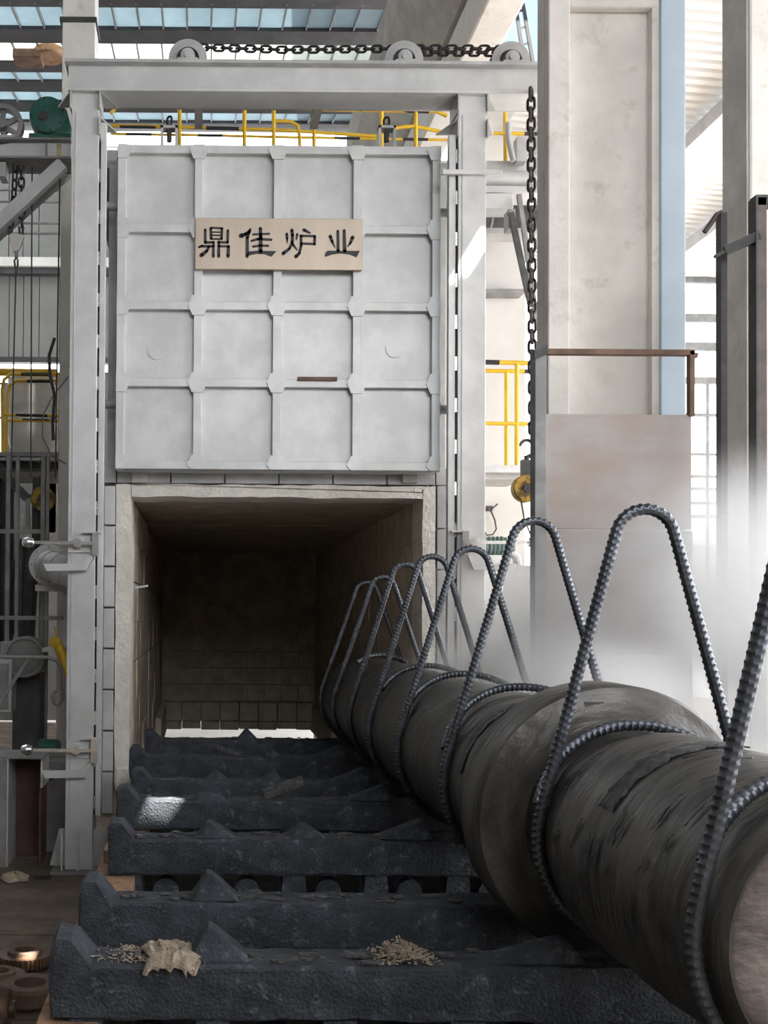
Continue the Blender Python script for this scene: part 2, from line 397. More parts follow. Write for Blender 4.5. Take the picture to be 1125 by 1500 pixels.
MB().box(oxl + .01, fxl + .05, D - .05, D + .4, jb - .09, jb + .16).build('jamb_foot', 'cream', fu, bevel=.02)
# steel-faced blocks around it, one by one
by = [684, 711, 770, 830, 890, 950, 1010, 1070, 1130, 1192]
for k in range(1, len(by) - 1):
    z1, z0 = P(160, by[k], D).z - .008, P(160, by[k + 1], D).z + .008
    MB().box(bxl + .01, oxl - .012, D - .03, D + .15, z0, z1).build('block', 'silver', fu, bevel=.006)
for a, b in zip([711, 775, 835, 894, 952, 1010, 1070], [775, 835, 894, 952, 1010, 1070, 1140]):
    MB().box(oxr + .012, bxr - .01, D - .03, D + .15, P(647, b, D).z + .008, P(647, a, D).z - .008).build('block', 'silver2', fu, bevel=.006)
xe = [150, 171, 250, 329, 408, 487, 566, 637, 658]
for a, b in zip(xe[:-1], xe[1:]):
    MB().box(P(a, 700, D).x + .006, P(b, 700, D).x - .006, D - .03, D + .15, otop + .012, btop).build('block', 'silver2', fu, bevel=.006)
for x in (193, 590):
    MB().px(x, 686, x + 22, 707, D - .10, .08).build('lug', 'concrete_g', fu, bevel=.006)
# lining of separate blocks: back, sides and arch
backz = P(340, 1026, BK).z
ln = MB().box(fxl - .3, fxr + .3, BK + .1, BK + .4, backz, ftop + .3).build('lining_back', 'lining', fu)
nx, nz = 9, 9
bwid = (fxr - fxl) / nx; bh = (ftop - backz) / nz
for j in range(nz):
    for i in range(-1, nx):
        xx0 = fxl + (i + (.5 if j % 2 else 0)) * bwid; xx1 = min(xx0 + bwid, fxr); xx0 = max(xx0, fxl)
        if xx1 - xx0 < .05: continue
        MB().box(xx0 + .006, xx1 - .006, BK + random.uniform(-.012, .012), BK + .12, backz + j * bh + .006, backz + (j + 1) * bh - .006).build('brick', 'lining', ln)
sl_ = MB().box(fxl - .34, fxl - .1, D + .1, BK + .4, .2, ftop + .2).build('lining_side', 'lining', fu)
sr_ = MB().box(fxr + .1, fxr + .34, D + .1, BK + .4, .2, ftop + .2).build('lining_side', 'lining', fu)
ny = 13; L0 = D + .5; dl = (BK - L0) / ny
zb = .25; hs = (ftop - zb) / 8
for j in range(8):
    for i in range(ny):
        y0 = L0 + i * dl + .006; y1 = L0 + (i + 1) * dl - .006; e = random.uniform(-.008, .008)
        MB().box(fxl - .12, fxl + e, y0, y1, zb + j * hs + .006, zb + (j + 1) * hs - .006).build('brick', 'lining', sl_)
        e = random.uniform(-.008, .008)
        MB().box(fxr + e, fxr + .12, y0, y1, zb + j * hs + .006, zb + (j + 1) * hs - .006).build('brick', 'lining', sr_)
ar = MB().box(fxl - .2, fxr + .2, D + .4, BK + .4, ftop + .12, ftop + .3).build('lining_roof', 'lining', fu)
for i in range(16):
    y0 = L0 + i * (BK - L0) / 16
    MB().box(fxl, fxr, y0 + .006, y0 + (BK - L0) / 16 - .006, ftop + random.uniform(-.006, .012), ftop + .14).build('roof_block', 'lining', ar)
# rear sill: two courses, daylight shows below them
z2, z3, z4 = backz, P(340, 1057, BK - .3).z, P(340, 1069, BK - .3).z
for k in range(8):
    a = fxl + .03 + (fxr - fxl - .06) * k / 8; b = fxl + .03 + (fxr - fxl - .06) * (k + 1) / 8
    if k == 0: MB().box(fxl, fxr, BK + .0, BK + .3, z3 - .02, z2).build('sill_backing', 'lining', fu)
    MB().box(a + .006, b - .006, BK - .32, BK + .2, z3 + .012, z2 - .012).build('sill_block', 'lining', fu, bevel=.01)
    MB().box(a + .006, b - .006, BK - .25, BK + .2, z4 + random.uniform(-.015, .02), z3 - .006).build('sill_block', 'lining', fu, bevel=.01)
for xx, s_ in ((fxl, 1), (fxr, -1)):
    MB().box(xx, xx + s_ * .10, BK - 3.2, BK - .1, .25, z2 - .05).build('side_sill', 'lining', fu, bevel=.01)
p = MB().bar(P(198, 861, 11.3), P(217, 858, 11.3), .02, .02).build('thermocouple', 'silver', fu); p['label'] = 'thin pale probe sticking out of the jamb'
# top platform
MB().box(bxl - .2, bxr + .3, D + .2, 14.0, cz, cz + .08).build('top_deck', 'steel', fu)

# ------------------------------------------------------------------ door
YD = 10.68
dr = thing('furnace_door', 'raised silver lifting door divided into sixteen ribbed panels', 'door', P(405, 690, YD + .15))
vx = [179, 292, 408, 525, 641]; hy = [219, 335, 448, 561, 682]
def dX(x): return P(x - 2.0, 450, YD).x
def dZ(y): return P(405, y, YD).z
X0, X1, Z0, Z1 = dX(171), dX(648), dZ(689), dZ(212)
MB().box(X0 + .02, X1 - .02, YD + .09, YD + .26, Z0, Z1).build('slab', 'silver', dr)
for i in range(4):
    for j in range(4):
        MB().box(dX(vx[i]) + .02, dX(vx[i + 1]) - .02, YD + .072, YD + .1, dZ(hy[j + 1]) + .02, dZ(hy[j]) - .02).build('panel', 'silver', dr)
rw = .041
for i, x in enumerate(vx):
    wl = rw if 0 < i < 4 else rw
    MB().box(dX(x) - wl, dX(x) + wl, YD, YD + .1, Z0 if i in (0, 4) else Z0 + .02, Z1).build('rib', 'silver', dr, bevel=.004)
for j, y in enumerate(hy):
    for i in range(4):
        MB().box(dX(vx[i]) + rw, dX(vx[i + 1]) - rw, YD + .002, YD + .1, dZ(y) - rw, dZ(y) + rw).build('rib', 'silver', dr, bevel=.004)
for i, x in enumerate(vx):
    for j, y in enumerate(hy):
        cx_, cz_ = dX(x), dZ(y); r_ = .098
        pts = [(r_ * 1.0, 0), (.055, r_), (-.055, r_), (-r_, 0), (-.055, -r_), (.055, -r_)]
        pts = [(max(-rw, a) if i == 0 else min(rw, a) if i == 4 else a, b) for a, b in pts]
        pts = [(a, max(-rw, b) if j == 4 else min(rw, b) if j == 0 else b) for a, b in pts]
        if i in (0, 4): pts = [(a, b) for a, b in pts]
        MB().prism([(cx_ + a, cz_ + b) for a, b in pts], YD - .012, YD + .004).build('gusset', 'silver', dr)
for x in (248, 566):
    q = P(x, 196, YD + .12); g = MB()
    g.box(q.x - .085, q.x - .06, q.y - .06, q.y + .06, Z1, q.z + .06); g.box(q.x + .06, q.x + .085, q.y - .06, q.y + .06, Z1, q.z + .06)
    g.box(q.x - .085, q.x + .085, q.y - .06, q.y + .06, q.z + .035, q.z + .06)
    g.build('lifting_lug', 'silver2', dr)
    MB().cyl((q.x, q.y, q.z + .09), (q.x, q.y, q.z - .08), .026, 12).build('eye_bolt', 'dsteel', dr)
for x, y in ((578, 511), (230, 514)):
    q = P(x, y, YD + .06)
    MB().cyl((q.x, YD + .06, q.z), (q.x, YD + .08, q.z), .088, 28).build('cover_disc', 'silver', dr, True)
for x, y in ((163, 302), (161, 592), (651, 312), (653, 600)):
    q = P(x, y, YD + .12); s_ = -1 if x < 400 else 1
    MB().cyl((q.x - s_ * .06, q.y, q.z), (q.x + s_ * .05, q.y, q.z), .045, 16).cyl((q.x - s_ * .09, q.y, q.z), (q.x - s_ * .06, q.y, q.z), .075, 16).build('guide_roller', 'steel', dr, True)
MB().px(436, 552, 494, 557, YD - .03, .03).build('rust_strip', 'rust', dr)['label'] = 'rust-brown strip lying on a rib'

# ------------------------------------------------------------------ name plate
npY = YD - .05
npl = thing('name_plate', 'brushed bronze name plate with four black characters on the door', 'sign', P(409, 394, npY))
px0, px1, pz0, pz1 = P(286, 357, npY).x, P(531, 357, npY).x, P(409, 395, npY).z, P(409, 320, npY).z
MB().box(px0, px1, npY, npY + .03, pz0, pz1).build('backing', 'brass', npl, bevel=.004)
def S1(ox, pts): return [(ox + a / 8.654, 310 + b / 8.654) for a, b in pts]
def stroke(mb, ox, pts):
    k = len(pts)
    c_ = [(P(ox + a / 8.654, 310 + b / 8.654, npY), w_ / 8.654 / F * npY / 2) for a, b, w_ in pts]
    for (p_, r_) in c_:
        mb.prism([(p_.x + r_ * math.cos(t_ * math.pi / 5), p_.z + r_ * math.sin(t_ * math.pi / 5)) for t_ in range(10)], npY - .006, npY + .002)
    for (a, ra), (b, rb) in zip(c_[:-1], c_[1:]):
        d_ = Vector((b.x - a.x, b.z - a.z)); 
        if d_.length < 1e-5: continue
        n_ = Vector((-d_.y, d_.x)).normalized()
        mb.prism([(a.x + n_.x * ra, a.z + n_.y * ra), (b.x + n_.x * rb, b.z + n_.y * rb), (b.x - n_.x * rb, b.z - n_.y * rb), (a.x - n_.x * ra, a.z - n_.y * ra)], npY - .006, npY + .002)
def poly(mb, ox, pts):
    q = [P(a, b, npY) for a, b in S1(ox, pts)]; mb.prism([(v.x, v.z) for v in q], npY - .006, npY + .002)
chars = [
 (280, [[(178, 232, 34), (180, 388, 34)], [(180, 392, 34), (285, 390, 28)], [(283, 388, 34), (281, 568, 36)],
        [(250, 215, 34), (253, 342, 34)], [(252, 205, 24), (395, 212, 24)], [(390, 215, 34), (386, 345, 34)], [(253, 346, 20), (388, 350, 22)],
        [(255, 260, 16), (385, 262, 16)], [(255, 300, 17), (385, 302, 17)],
        [(466, 242, 34), (462, 388, 34)], [(462, 392, 32), (345, 388, 26)], [(350, 388, 36), (350, 568, 38)],
        [(98, 452, 24), (135, 438, 34), (290, 440, 28)], [(225, 448, 34), (195, 505, 40), (130, 555, 52)],
        [(350, 440, 28), (478, 440, 28)], [(472, 445, 40), (468, 565, 44)]], []),
 (280, [[(752, 222, 24), (738, 255, 44), (690, 288, 44), (630, 308, 58)], [(730, 270, 40), (712, 330, 42), (710, 568, 42)],
        [(877, 215, 42), (882, 320, 46), (880, 505, 52)], [(788, 290, 26), (990, 282, 24)], [(765, 372, 26), (850, 348, 34), (1018, 358, 28)], [(785, 445, 26), (880, 430, 30), (975, 434, 26)]],
       [[(715, 508), (850, 497), (1080, 503), (1020, 572), (930, 540), (830, 535), (715, 560)]]),
 (405, [[(131, 285, 36), (135, 340, 32), (136, 398, 12)], [(262, 290, 32), (252, 362, 12)],
        [(195, 236, 42), (203, 300, 42), (200, 390, 40), (165, 470, 36), (85, 532, 46)], [(208, 420, 34), (262, 488, 14)],
        [(350, 235, 44), (425, 273, 22)], [(305, 308, 30), (488, 312, 28)], [(312, 310, 36), (312, 430, 36), (290, 530, 38), (245, 572, 46)],
        [(484, 320, 36), (482, 415, 34)], [(315, 405, 30), (480, 412, 28)]], []),
 (405, [[(777, 250, 36), (781, 500, 40)], [(857, 242, 38), (864, 500, 48)], [(682, 315, 44), (705, 380, 36), (740, 452, 12)],
        [(965, 328, 48), (935, 400, 34), (900, 446, 12)]],
       [[(648, 497), (1057, 500), (1015, 580), (930, 545), (810, 530), (700, 545), (628, 573), (610, 562), (620, 520)]]),
]
for ox, st, po in chars:
    g = MB()
    for s_ in st: stroke(g, ox, s_)
    for q in po: poly(g, ox, q)
    g.build('character', 'black', npl)

# ------------------------------------------------------------------ lifting frame (gantry)
YF = 10.4
gf = thing('lifting_frame', 'silver steel portal frame standing round the furnace door', 'frame', (P(400, 1270, YF).x, YF + .2, 0))
bt, bb = P(440, 97, YF).z, P(440, 137, YF).z
# posts
lx0, lx1 = P(100.5, 640, YF).x, P(141, 640, YF).x
rx0, rx1 = P(670, 640, YF).x, P(711, 640, YF).x
for a, b, q in ((lx0, lx1, .04), (rx0, rx1, .04)):
    g = MB(); g.box(a, b, YF, YF + .30, .012, bb)
    po_ = g.build('post', 'silver', gf, bevel=.006)
    MB().box(a + .035, a + .045, YF - .006, YF, .3, bb - .2).build('weld_seam', 'silver2', po_)
    MB().box(a - .12, b + .12, YF - .12, YF + .42, 0, .025).build('base_plate', 'steel', po_)
# guide strips with slots beside each post
for a, b, edge, yl in ((lx1, P(152, 640, YF).x, 0, 1195), (P(657, 640, YF).x, rx0, 1, 1100)):
    za, zb_ = P(150, yl, YF).z, P(150, 178 if edge == 0 else 192, YF).z
    mid0, mid1 = (a + .018, b) if edge == 0 else (a, b - .018)
    g = MB().box(mid0, mid1, YF + .02, YF + .10, za, zb_)
    go = g.build('guide_rail', 'silver', gf, bevel=.004)
    zz = za + .06; k = 0
    while zz < zb_ - .1:
        s0, s1 = (a - .002, mid0 + .002) if edge == 0 else (mid1 - .002, b + .002)
        MB().box(s0, s1, YF + .02, YF + .08, zz, zz + .13).build('spacer', 'chrome', go)
        zz += .40
    MB().box((a if edge == 0 else mid1), (mid0 if edge == 0 else b), YF + .09, YF + .13, za, zb_).build('gap_backing', 'black', go)
# base gussets
zg = P(110, 1218, YF).z
for a, s_ in ((lx0, -1), (lx1, 1)):
    MB().prism([(a, .03), (a + s_ * .16, .03), (a + s_ * .07, zg), (a, zg)], YF + .13, YF + .15).build('base_gusset', 'silver2', gf)
for x in ((lx0 + lx1) / 2, lx0 - .02):
    MB().box(x - .007, x + .007, YF - .09, YF, .03, zg).build('base_rib', 'silver', gf)
# top beam: I-section
tx0, tx1 = P(94, 120, YF - .1).x, P(812, 120, YF - .1).x
g = MB(); g.box(tx0 + .03, tx1, YF - .02, YF + .22, bb + .02, bt - .02)
g.build('top_beam', 'silver', gf)
MB().box(tx0, tx1, YF - .10, YF + .34, bt - .02, bt + .012).build('beam_flange', 'silver2', gf, bevel=.003)
MB().box(tx0 + .03, tx1, YF - .06, YF + .30, bb - .012, bb + .02).build('beam_flange', 'silver', gf, bevel=.003)
MB().box(P(152, 150, 11.0).x, P(812, 150, 11.0).x, 10.98, 11.10, P(440, 147, 11.0).z, P(440, 122, 11).z).build('rear_beam', 'silver', gf)
MB().box(P(152, 150, 11.0).x, P(812, 150, 11.0).x, 10.86, 11.18, P(440, 147, 11.0).z - .02, P(440, 147, 11).z + .01).build('beam_flange', 'silver2', gf)
for x in (285, 463):
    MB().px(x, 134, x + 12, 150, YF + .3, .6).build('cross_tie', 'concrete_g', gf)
# corbel plates at the post heads
for a, s_ in ((lx0, -1), (lx1, 1), (rx0, -1), (rx1, 1)):
    for zt, ln_ in ((bb, .17), (P(110, 172, YF).z, .15)):
        if s_ == -1 and a == lx0 and zt != bb: continue
        g = MB(); o_ = a + s_ * .012
        vs = [(a, YF - .04, zt - (.15 if zt == bb else .0)), (a, YF - .04, zt), (a + s_ * ln_, YF + .3, zt), (a, YF + .3, zt - .18)]
        g.prismx([(YF - .04, zt), (YF + .30, zt), (YF + .30, zt - .17), (YF - .04, zt - .17)], a, a + s_ * .014)
        g.add([(a + s_ * .014, YF - .03, zt), (a + s_ * ln_, YF + .30, zt), (a + s_ * .014, YF + .30, zt), (a + s_ * .014, YF - .03, zt - .015), (a + s_ * ln_, YF + .30, zt - .015), (a + s_ * .014, YF + .30, zt - .015)],
              [(0, 1, 2), (5, 4, 3), (0, 3, 4, 1), (1, 4, 5, 2), (2, 5, 3, 0)])
        g.build('corbel', 'silver2', gf)
MB().px(648, 248, 736, 255, YF - .04, .04).build('stop_bar', 'silver', gf, bevel=.004)
# door clamps
def clamp(x, y, s_, nm):
    q = P(x, y, YF); cl = bpy.data.objects.new('clamp', None); col.objects.link(cl); cl.parent = gf; cl.location = Vector((q.x, YF, q.z)) - world_of(gf); cl['label'] = nm
    e = q.x + s_ * .13
    MB().box(q.x - .14, q.x + .08, YF - .02, YF, q.z - .09, q.z + .07).build('mount', 'silver', cl, bevel=.004)
    MB().cyl((q.x - .04, YF - .10, q.z), (q.x - .04, YF, q.z), .045, 16).build('pivot', 'chrome', cl, True)
    MB().bar((q.x - s_ * .46, YF - .1, q.z), (e + s_ * .03, YF - .1, q.z - .005), .028, .03).build('lever', 'chrome', cl)
    MB().lathe([(-.06, .01), (-.045, .04), (0, .055), (.045, .04), (.06, .01)], (q.x - s_ * .50, YF - .1, q.z), 16, 'X').build('knob', 'chrome', cl, True)
    MB().box(min(e - .03, e + .01), max(e - .03, e + .03), YF - .09, YF - .01, q.z - .12, q.z + .10).build('catch', 'chrome', cl)
    MB().box(e - .13, e + .05, YF - .07, YF, q.z + .095, q.z + .11).build('catch_plate', 'silver', cl)
    zh = q.z - .20
    MB().prism([(q.x - s_ * .36, zh), (q.x - s_ * .33, zh - .07), (q.x + s_ * .05, zh - .06), (e - s_ * .02, zh + .08), (e - s_ * .07, zh + .07), (q.x + s_ * .0, zh + .0)], YF - .08, YF - .03).build('handle', 'silver', cl)
clamp(121, 796, 1, 'upper bright screw clamp on the left post')
clamp(119, 1097, 1, 'lower bright screw clamp on the left post')
clamp(699, 795, -1, 'bright screw clamp on the right post')
# ------------------------------------------------------------------ pulleys
def pulley(x, lab):
    q = P(x, 96, YF); z0 = bt + .014
    t = thing('chain_pulley', lab, 'pulley', (q.x, YF + .12, z0), 'pulleys on the top beam')
    c_ = (q.x, YF + .04, z0 + .075)
    n = 24
    def half(r0, r1, ya, yb):
        out = [(c_[0] + r1 * math.cos(math.pi * (k / n * 1.16 - .08)), c_[2] + r1 * math.sin(math.pi * (k / n * 1.16 - .08))) for k in range(n + 1)]
        inn = [(c_[0] + r0 * math.cos(math.pi * (k / n * 1.16 - .08)), c_[2] + r0 * math.sin(math.pi * (k / n * 1.16 - .08))) for k in range(n, -1, -1)]
        m_ = MB()
        for k in range(n):
            m_.prism([out[k], out[k + 1], inn[n - k - 1], inn[n - k]], ya, yb)
        return m_
    half(.108, .185, YF + .03, YF + .05).build('flange_disc', 'silver2', t)
    half(.108, .185, YF + .17, YF + .19).build('flange_disc', 'silver2', t)
    half(.03, .15, YF + .07, YF + .17).build('wheel', 'dsteel', t)
    MB().cyl((q.x, YF - .03, c_[2]), (q.x, YF + .07, c_[2]), .068, 24).cyl((q.x, YF - .05, c_[2]), (q.x, YF, c_[2]), .035, 20).build('bearing', 'silver2', t, True)
    MB().prism([(q.x - .12, z0), (q.x + .12, z0), (q.x + .09, z0 + .035), (q.x - .09, z0 + .035)], YF - .06, YF + .25).build('pedestal', 'silver2', t)
pulley(275, 'left pulley wheel on the top beam above the door'); pulley(593, 'middle pulley wheel on the top beam where two chains pass')
pulley(750, 'right pulley wheel on the top beam beside the concrete column')

# ------------------------------------------------------------------ chains
def link_mesh(L, W, r, name):
    pts = []; n = 6; h = L / 2 - W / 2; a = W / 2
    for k in range(n + 1): t_ = math.pi * k / n; pts.append((a * math.cos(t_), 0, h + a * math.sin(t_)))
    for k in range(n + 1): t_ = math.pi + math.pi * k / n; pts.append((a * math.cos(t_), 0, -h + a * math.sin(t_)))
    o = MB().tube(pts, r, 6, True).build(name, 'chain', None, True, at=(0, 0, 0)); me = o.data; bpy.data.objects.remove(o); return me
LK = link_mesh(.128, .066, .0145, 'chain_link'); LKs = link_mesh(.105, .055, .012, 'chain_link_small')
def chain(lab, pts, me=LK, pitch=.097, group='lifting chains'):
    pts = [Vector(p) for p in pts]
    t = thing('chain', lab, 'chain', pts[-1] if pts[-1].z <= pts[0].z else pts[0], group)
    org = t.location.copy(); k = 0
    for a, b in zip(pts[:-1], pts[1:]):
        d_ = b - a; n = max(1, round(d_.length / pitch)); rot = d_.to_track_quat('Z', 'Y')
        for i in range(n):
            o = bpy.data.objects.new('chain_link', me); col.objects.link(o); o.parent = t
            o.location = a + d_ * ((i + .5) / n) - org
            o.rotation_mode = 'QUATERNION'
            from mathutils import Quaternion
            o.rotation_quaternion = rot @ Quaternion((0, 0, 1), R(35 + 90 * (k % 2))); k += 1
zt_ = bt + .235
chain('long dark chain from the left pulley to the middle pulley', [(P(280, 64, YF).x, YF + .11, zt_), (P(420, 68, YF).x, YF + .11, zt_ - .02), (P(596, 70, YF).x, YF + .11, zt_)], LKs, .078)
chain('upper of two chains between middle and right pulleys', [(P(600, 70, YF).x, YF + .14, zt_ + .02), (P(745, 74, YF).x, YF + .14, zt_ + .02)], LKs, .078)
chain('lower of two chains between middle and right pulleys', [(P(612, 77, YF).x, YF + .08, zt_ - .05), (P(738, 82, YF).x, YF + .08, zt_ - .05)], LKs, .078)
for x, lab in ((248, 'short chain holding the left lug of the door'), (566, 'short chain holding the right lug of the door')):
    q = P(x, 196, YD + .12); chain(lab, [(q.x, q.y, bb - .05), (q.x, q.y, q.z + .07)], LKs, .08)
xh = P(772, 300, YF).x
chain('long double chain hanging from the right pulley beside the concrete column', [(xh, YF - .12, bb), (P(775, 545, YF).x, YF - .12, P(775, 652, YF).z)])
# weight of the chain end: hook and hook block
def hook_block(x, y, r_, Y, lab, grp):
    q = P(x, y, Y); t = thing('hook_block', lab, 'hook', (q.x, q.y, q.z - r_), grp)
    MB().cyl((q.x, Y - .05, q.z), (q.x, Y + .05, q.z), r_, 28).build('sheave_cover', 'hook_y', t, True, bevel=.01)
    MB().cyl((q.x, Y - .065, q.z), (q.x, Y - .05, q.z), r_ * .3, 16).build('axle', 'dsteel', t, True)
    MB().box(q.x - .04, q.x + .06, Y - .04, Y + .04, q.z + r_ * .8, q.z + r_ + .14).build('shank', 'dsteel', t)
    pts = [(q.x + .01 + .07 * math.cos(a), Y, q.z + r_ + .25 + .08 * math.sin(a)) for a in [R(-90 + 250 * k / 12) for k in range(13)]]
    MB().tube([(q.x + .01, Y, q.z + r_ + .1)] + pts, [.02] + [.026 - .0012 * k for k in range(13)], 8).build('hook', 'dsteel', t, True)
hook_block(770, 716, .13, YF - .12, 'yellow and black hook block hanging beside the stained screen plate', 'hook blocks')
tag(MB().tube([P(762, 726, 10.28), P(768, 760, 10.28), P(784, 800, 10.28)], .008, 6).build('hoist_rope', 'black'), 'thin dark rope trailing below the yellow hook block by the screen', 'rope')

# ------------------------------------------------------------------ railings
def tube_px(pts, Y, r, mm, name, parent):
    return MB().tube([P(x, y, Y) for x, y in pts], r, 8).build(name, mm, parent, True)
def rail(parent, pts, Y, r=.024, bands=()):
    tube_px(pts, Y, r, 'yellow', 'rail', parent)
    for (xa, ya, xb_, yb_) in bands: tube_px([(xa, ya), (xb_, yb_)], Y, r * 1.06, 'black', 'black_band', parent)
YR = 12.6
t = thing('guard_rail', 'yellow and black guard rail on the furnace top behind the door', 'railing', P(400, 300, YR))
rail(t, [(162, 166), (170, 157), (185, 154), (290, 156), (400, 158), (520, 161), (640, 163), (655, 170)], YR, .024, [(190, 154, 226, 155), (291, 156, 327, 157), (392, 158, 428, 159), (490, 160, 530, 161), (592, 162, 628, 163)])
rail(t, [(162, 184), (290, 187), (400, 190), (560, 200)], YR, .02, [(176, 185, 228, 186), (302, 187.5, 350, 188.6)])
rail(t, [(162, 196), (290, 198), (420, 201), (655, 205)], YR + .5, .017, [(185, 196.5, 222, 197), (290, 198, 326, 198.7), (490, 202, 527, 203), (590, 203.8, 627, 204.4)])
for x, y0, y1 in ((263, 148, 307), (358, 157, 307), (401, 152, 307), (460, 160, 307), (559, 162, 307), (609, 154, 307)): tube_px([(x, y0), (x, y1)], YR, .024, 'yellow', 'rail_post', t)
rail(t, [(401, 177), (425, 178), (436, 184), (439, 200), (439, 307)], YR, .022)
rail(t, [(560, 198), (575, 188), (590, 186), (609, 185), (660, 196), (700, 196)], YR, .022)
t = thing('guard_rail', 'short yellow rail above the pipe, between right post and chain', 'railing', P(740, 236, 13.3))
rail(t, [(690, 195), (740, 195.5), (795, 196)], 13.3, .022, [(768, 195.8, 800, 196.2)])
tube_px([(740, 157), (740.5, 236)], 13.3, .026, 'yellow', 'rail_post', t)
t = thing('guard_rail', 'double yellow rail on the lower platform, between right post and chain', 'railing', P(745, 682, 12.2))
rail(t, [(700, 530), (775, 532)], 12.2, .026, [(700, 530, 731, 531)]); rail(t, [(700, 543), (775, 544)], 12.5, .024, [(768, 544, 775, 544)])
rail(t, [(700, 620), (775, 621)], 12.2, .022)
for x, Y in ((742, 12.5), (757, 12.2)): tube_px([(x, 532 if Y < 12.4 else 545), (x, 682)], Y, .026, 'yellow', 'rail_post', t)
t = thing('guard_rail', 'bent yellow and black rail on the left platform before the ducts', 'railing', P(50, 664, 13.6))
for off, Y, b1, b2 in ((0, 13.6, (31, 548, 72, 548), (23, 608, 70, 609)), (8, 13.9, (40, 558, 73, 558), (33, 615, 72, 616))):
    dy = off * 1.1
    rail(t, [(4 + off * .5, 667 + off * .6), (3 + off, 570 + dy), (6 + off, 556 + dy), (16 + off, 548 + dy * 1.1), (100, 548 + dy * 1.1)], Y, .022, [b1])
    rail(t, [(2 + off, 608 + off), (100, 609 + off)], Y, .018, [b2])
for x, Y in ((89, 13.6), (96, 13.9)): tube_px([(x, 548), (x - 1, 667 if Y < 13.7 else 672)], Y, .03, 'yellow', 'rail_post', t)
tag(MB().cyl(P(-20, 545, 14.4), P(82, 546, 14.4), .05, 12).build('yellow_pipe', 'yellow', None, True), 'thick yellow pipe just behind the left platform rail', 'pipe')

# ================================================================== RIGHT MIDDLE EQUIPMENT
t = thing('pipe_bridge', 'silver horizontal pipe and channel crossing to the right post', 'pipe', P(750, 282, 12.9))
MB().px(640, 235, 800, 258, 13.2, .3).build('channel', 'silver', t, bevel=.01)
MB().cyl(P(640, 263, 13.1), P(800, 264, 13.1), .105, 20).build('pipe', 'silver', t, True)
MB().px(640, 272, 800, 282, 12.9, .4).build('support_beam', 'silver', t, bevel=.005)
MB().px(711, 283, 752, 305, 12.8, .3).build('junction_box', 'silver', t, bevel=.006)
MB().tube([P(744, 180, 13), P(745, 205, 13), P(752, 236, 13)], .035, 10).build('elbow_pipe', 'silver2', t, True)
MB().px(757, 200, 772, 236, 13, .15).build('small_cabinet', 'silver2', t, bevel=.005)
t = thing('bracket_truss', 'steel bracket with dark diagonal strut under the silver pipe', 'bracket', P(750, 430, 12.9))
MB().bar(P(748, 312, 12.6), P(778, 450, 12.6), .06, .06).build('strut', 'dsteel', t)
MB().bar(P(760, 285, 12.7), P(786, 470, 12.7), .05, .05).build('strut', 'steel', t)
MB().px(745, 306, 755, 334, 12.6, .2).build('gusset', 'steel', t)
MB().px(700, 334, 800, 342, 13.0, .3).build('cross_beam', 'silver2', t)
MB().px(700, 423, 768, 429, 14.35, .25).build('wall_angle', 'steel', t)
t = thing('dark_vessel', 'dark drum under the junction box behind the right post', 'drum', P(740, 335, 13.6))
MB().cyl(P(700, 318, 13.9), P(800, 320, 13.9), .16, 24).build('shell', 'dsteel', t, True)
MB().cyl(P(716, 318, 13.9), P(719, 318, 13.9), .168, 24).build('band', 'steel', t, True)
t = thing('work_platform', 'narrow silver platform carrying the double yellow rail', 'platform', P(740, 700, 12.1))
MB().px(660, 681, 772, 692, 12.0, .9).build('deck', 'silver', t, bevel=.005); MB().px(660, 692, 768, 702, 12.1, .7).build('edge_channel', 'silver2', t)
t = thing('hanging_pendant', 'dark hanging switch with a looping cable against the white wall', 'switch', P(722, 780, 14.53))
MB().px(714, 741, 722, 748, 14.53, .07).build('body', 'dsteel', t); MB().bar(P(720, 746, 14.53), P(729, 738, 14.53), .02, .02).build('stub', 'dsteel', t)
MB().tube([P(719, 748, 14.53), P(725, 762, 14.53), P(727, 775, 14.53), P(722, 783, 14.53), P(713, 784, 14.53), P(708, 776, 14.53)], .011, 6).build('cable', 'dsteel', t, True)
q = P(730, 800, 12)
t = thing('gear_motor', 'dull green gear motor beside the right post clamp', 'motor', (q.x, 12, q.z - .12))
MB().cyl((q.x - .22, 12, q.z), (q.x + .08, 12, q.z), .10, 18).build('housing', 'green', t, True)
for k in range(6): MB().cyl((q.x - .2 + .045 * k, 12, q.z), (q.x - .185 + .045 * k, 12, q.z), .11, 18).build('fin', 'greysteel2', t, True)
MB().cyl((q.x + .08, 12, q.z - .02), (q.x + .17, 12, q.z - .02), .06, 14).build('shaft_end', 'steel', t, True)
MB().tube([(q.x + .1, 12, q.z - .05), (q.x + .2, 12, q.z - .12), (q.x + .22, 12, q.z - .25)], .05, 10).build('elbow', 'silver2', t, True)
t = thing('steel_cabinet', 'grey steel cabinet standing right of the right post in the steam', 'cabinet', P(745, 1000, 11.6))
q0, q1 = P(712, 850, 11.6).x, P(792, 850, 11.6).x
MB().box(q0 + .18, q1 + .3, 11.6, 12.4, 0, P(750, 828, 11.6).z).build('body', 'silver2', t, bevel=.01)
MB().box(q0 - .05, q0 + .17, 11.55, 12.2, 0, P(722, 813, 11.55).z).build('side_unit', 'silver', t, bevel=.01)
MB().px(712, 897, 722, 918, 11.5, .04).build('socket', 'dsteel', t)
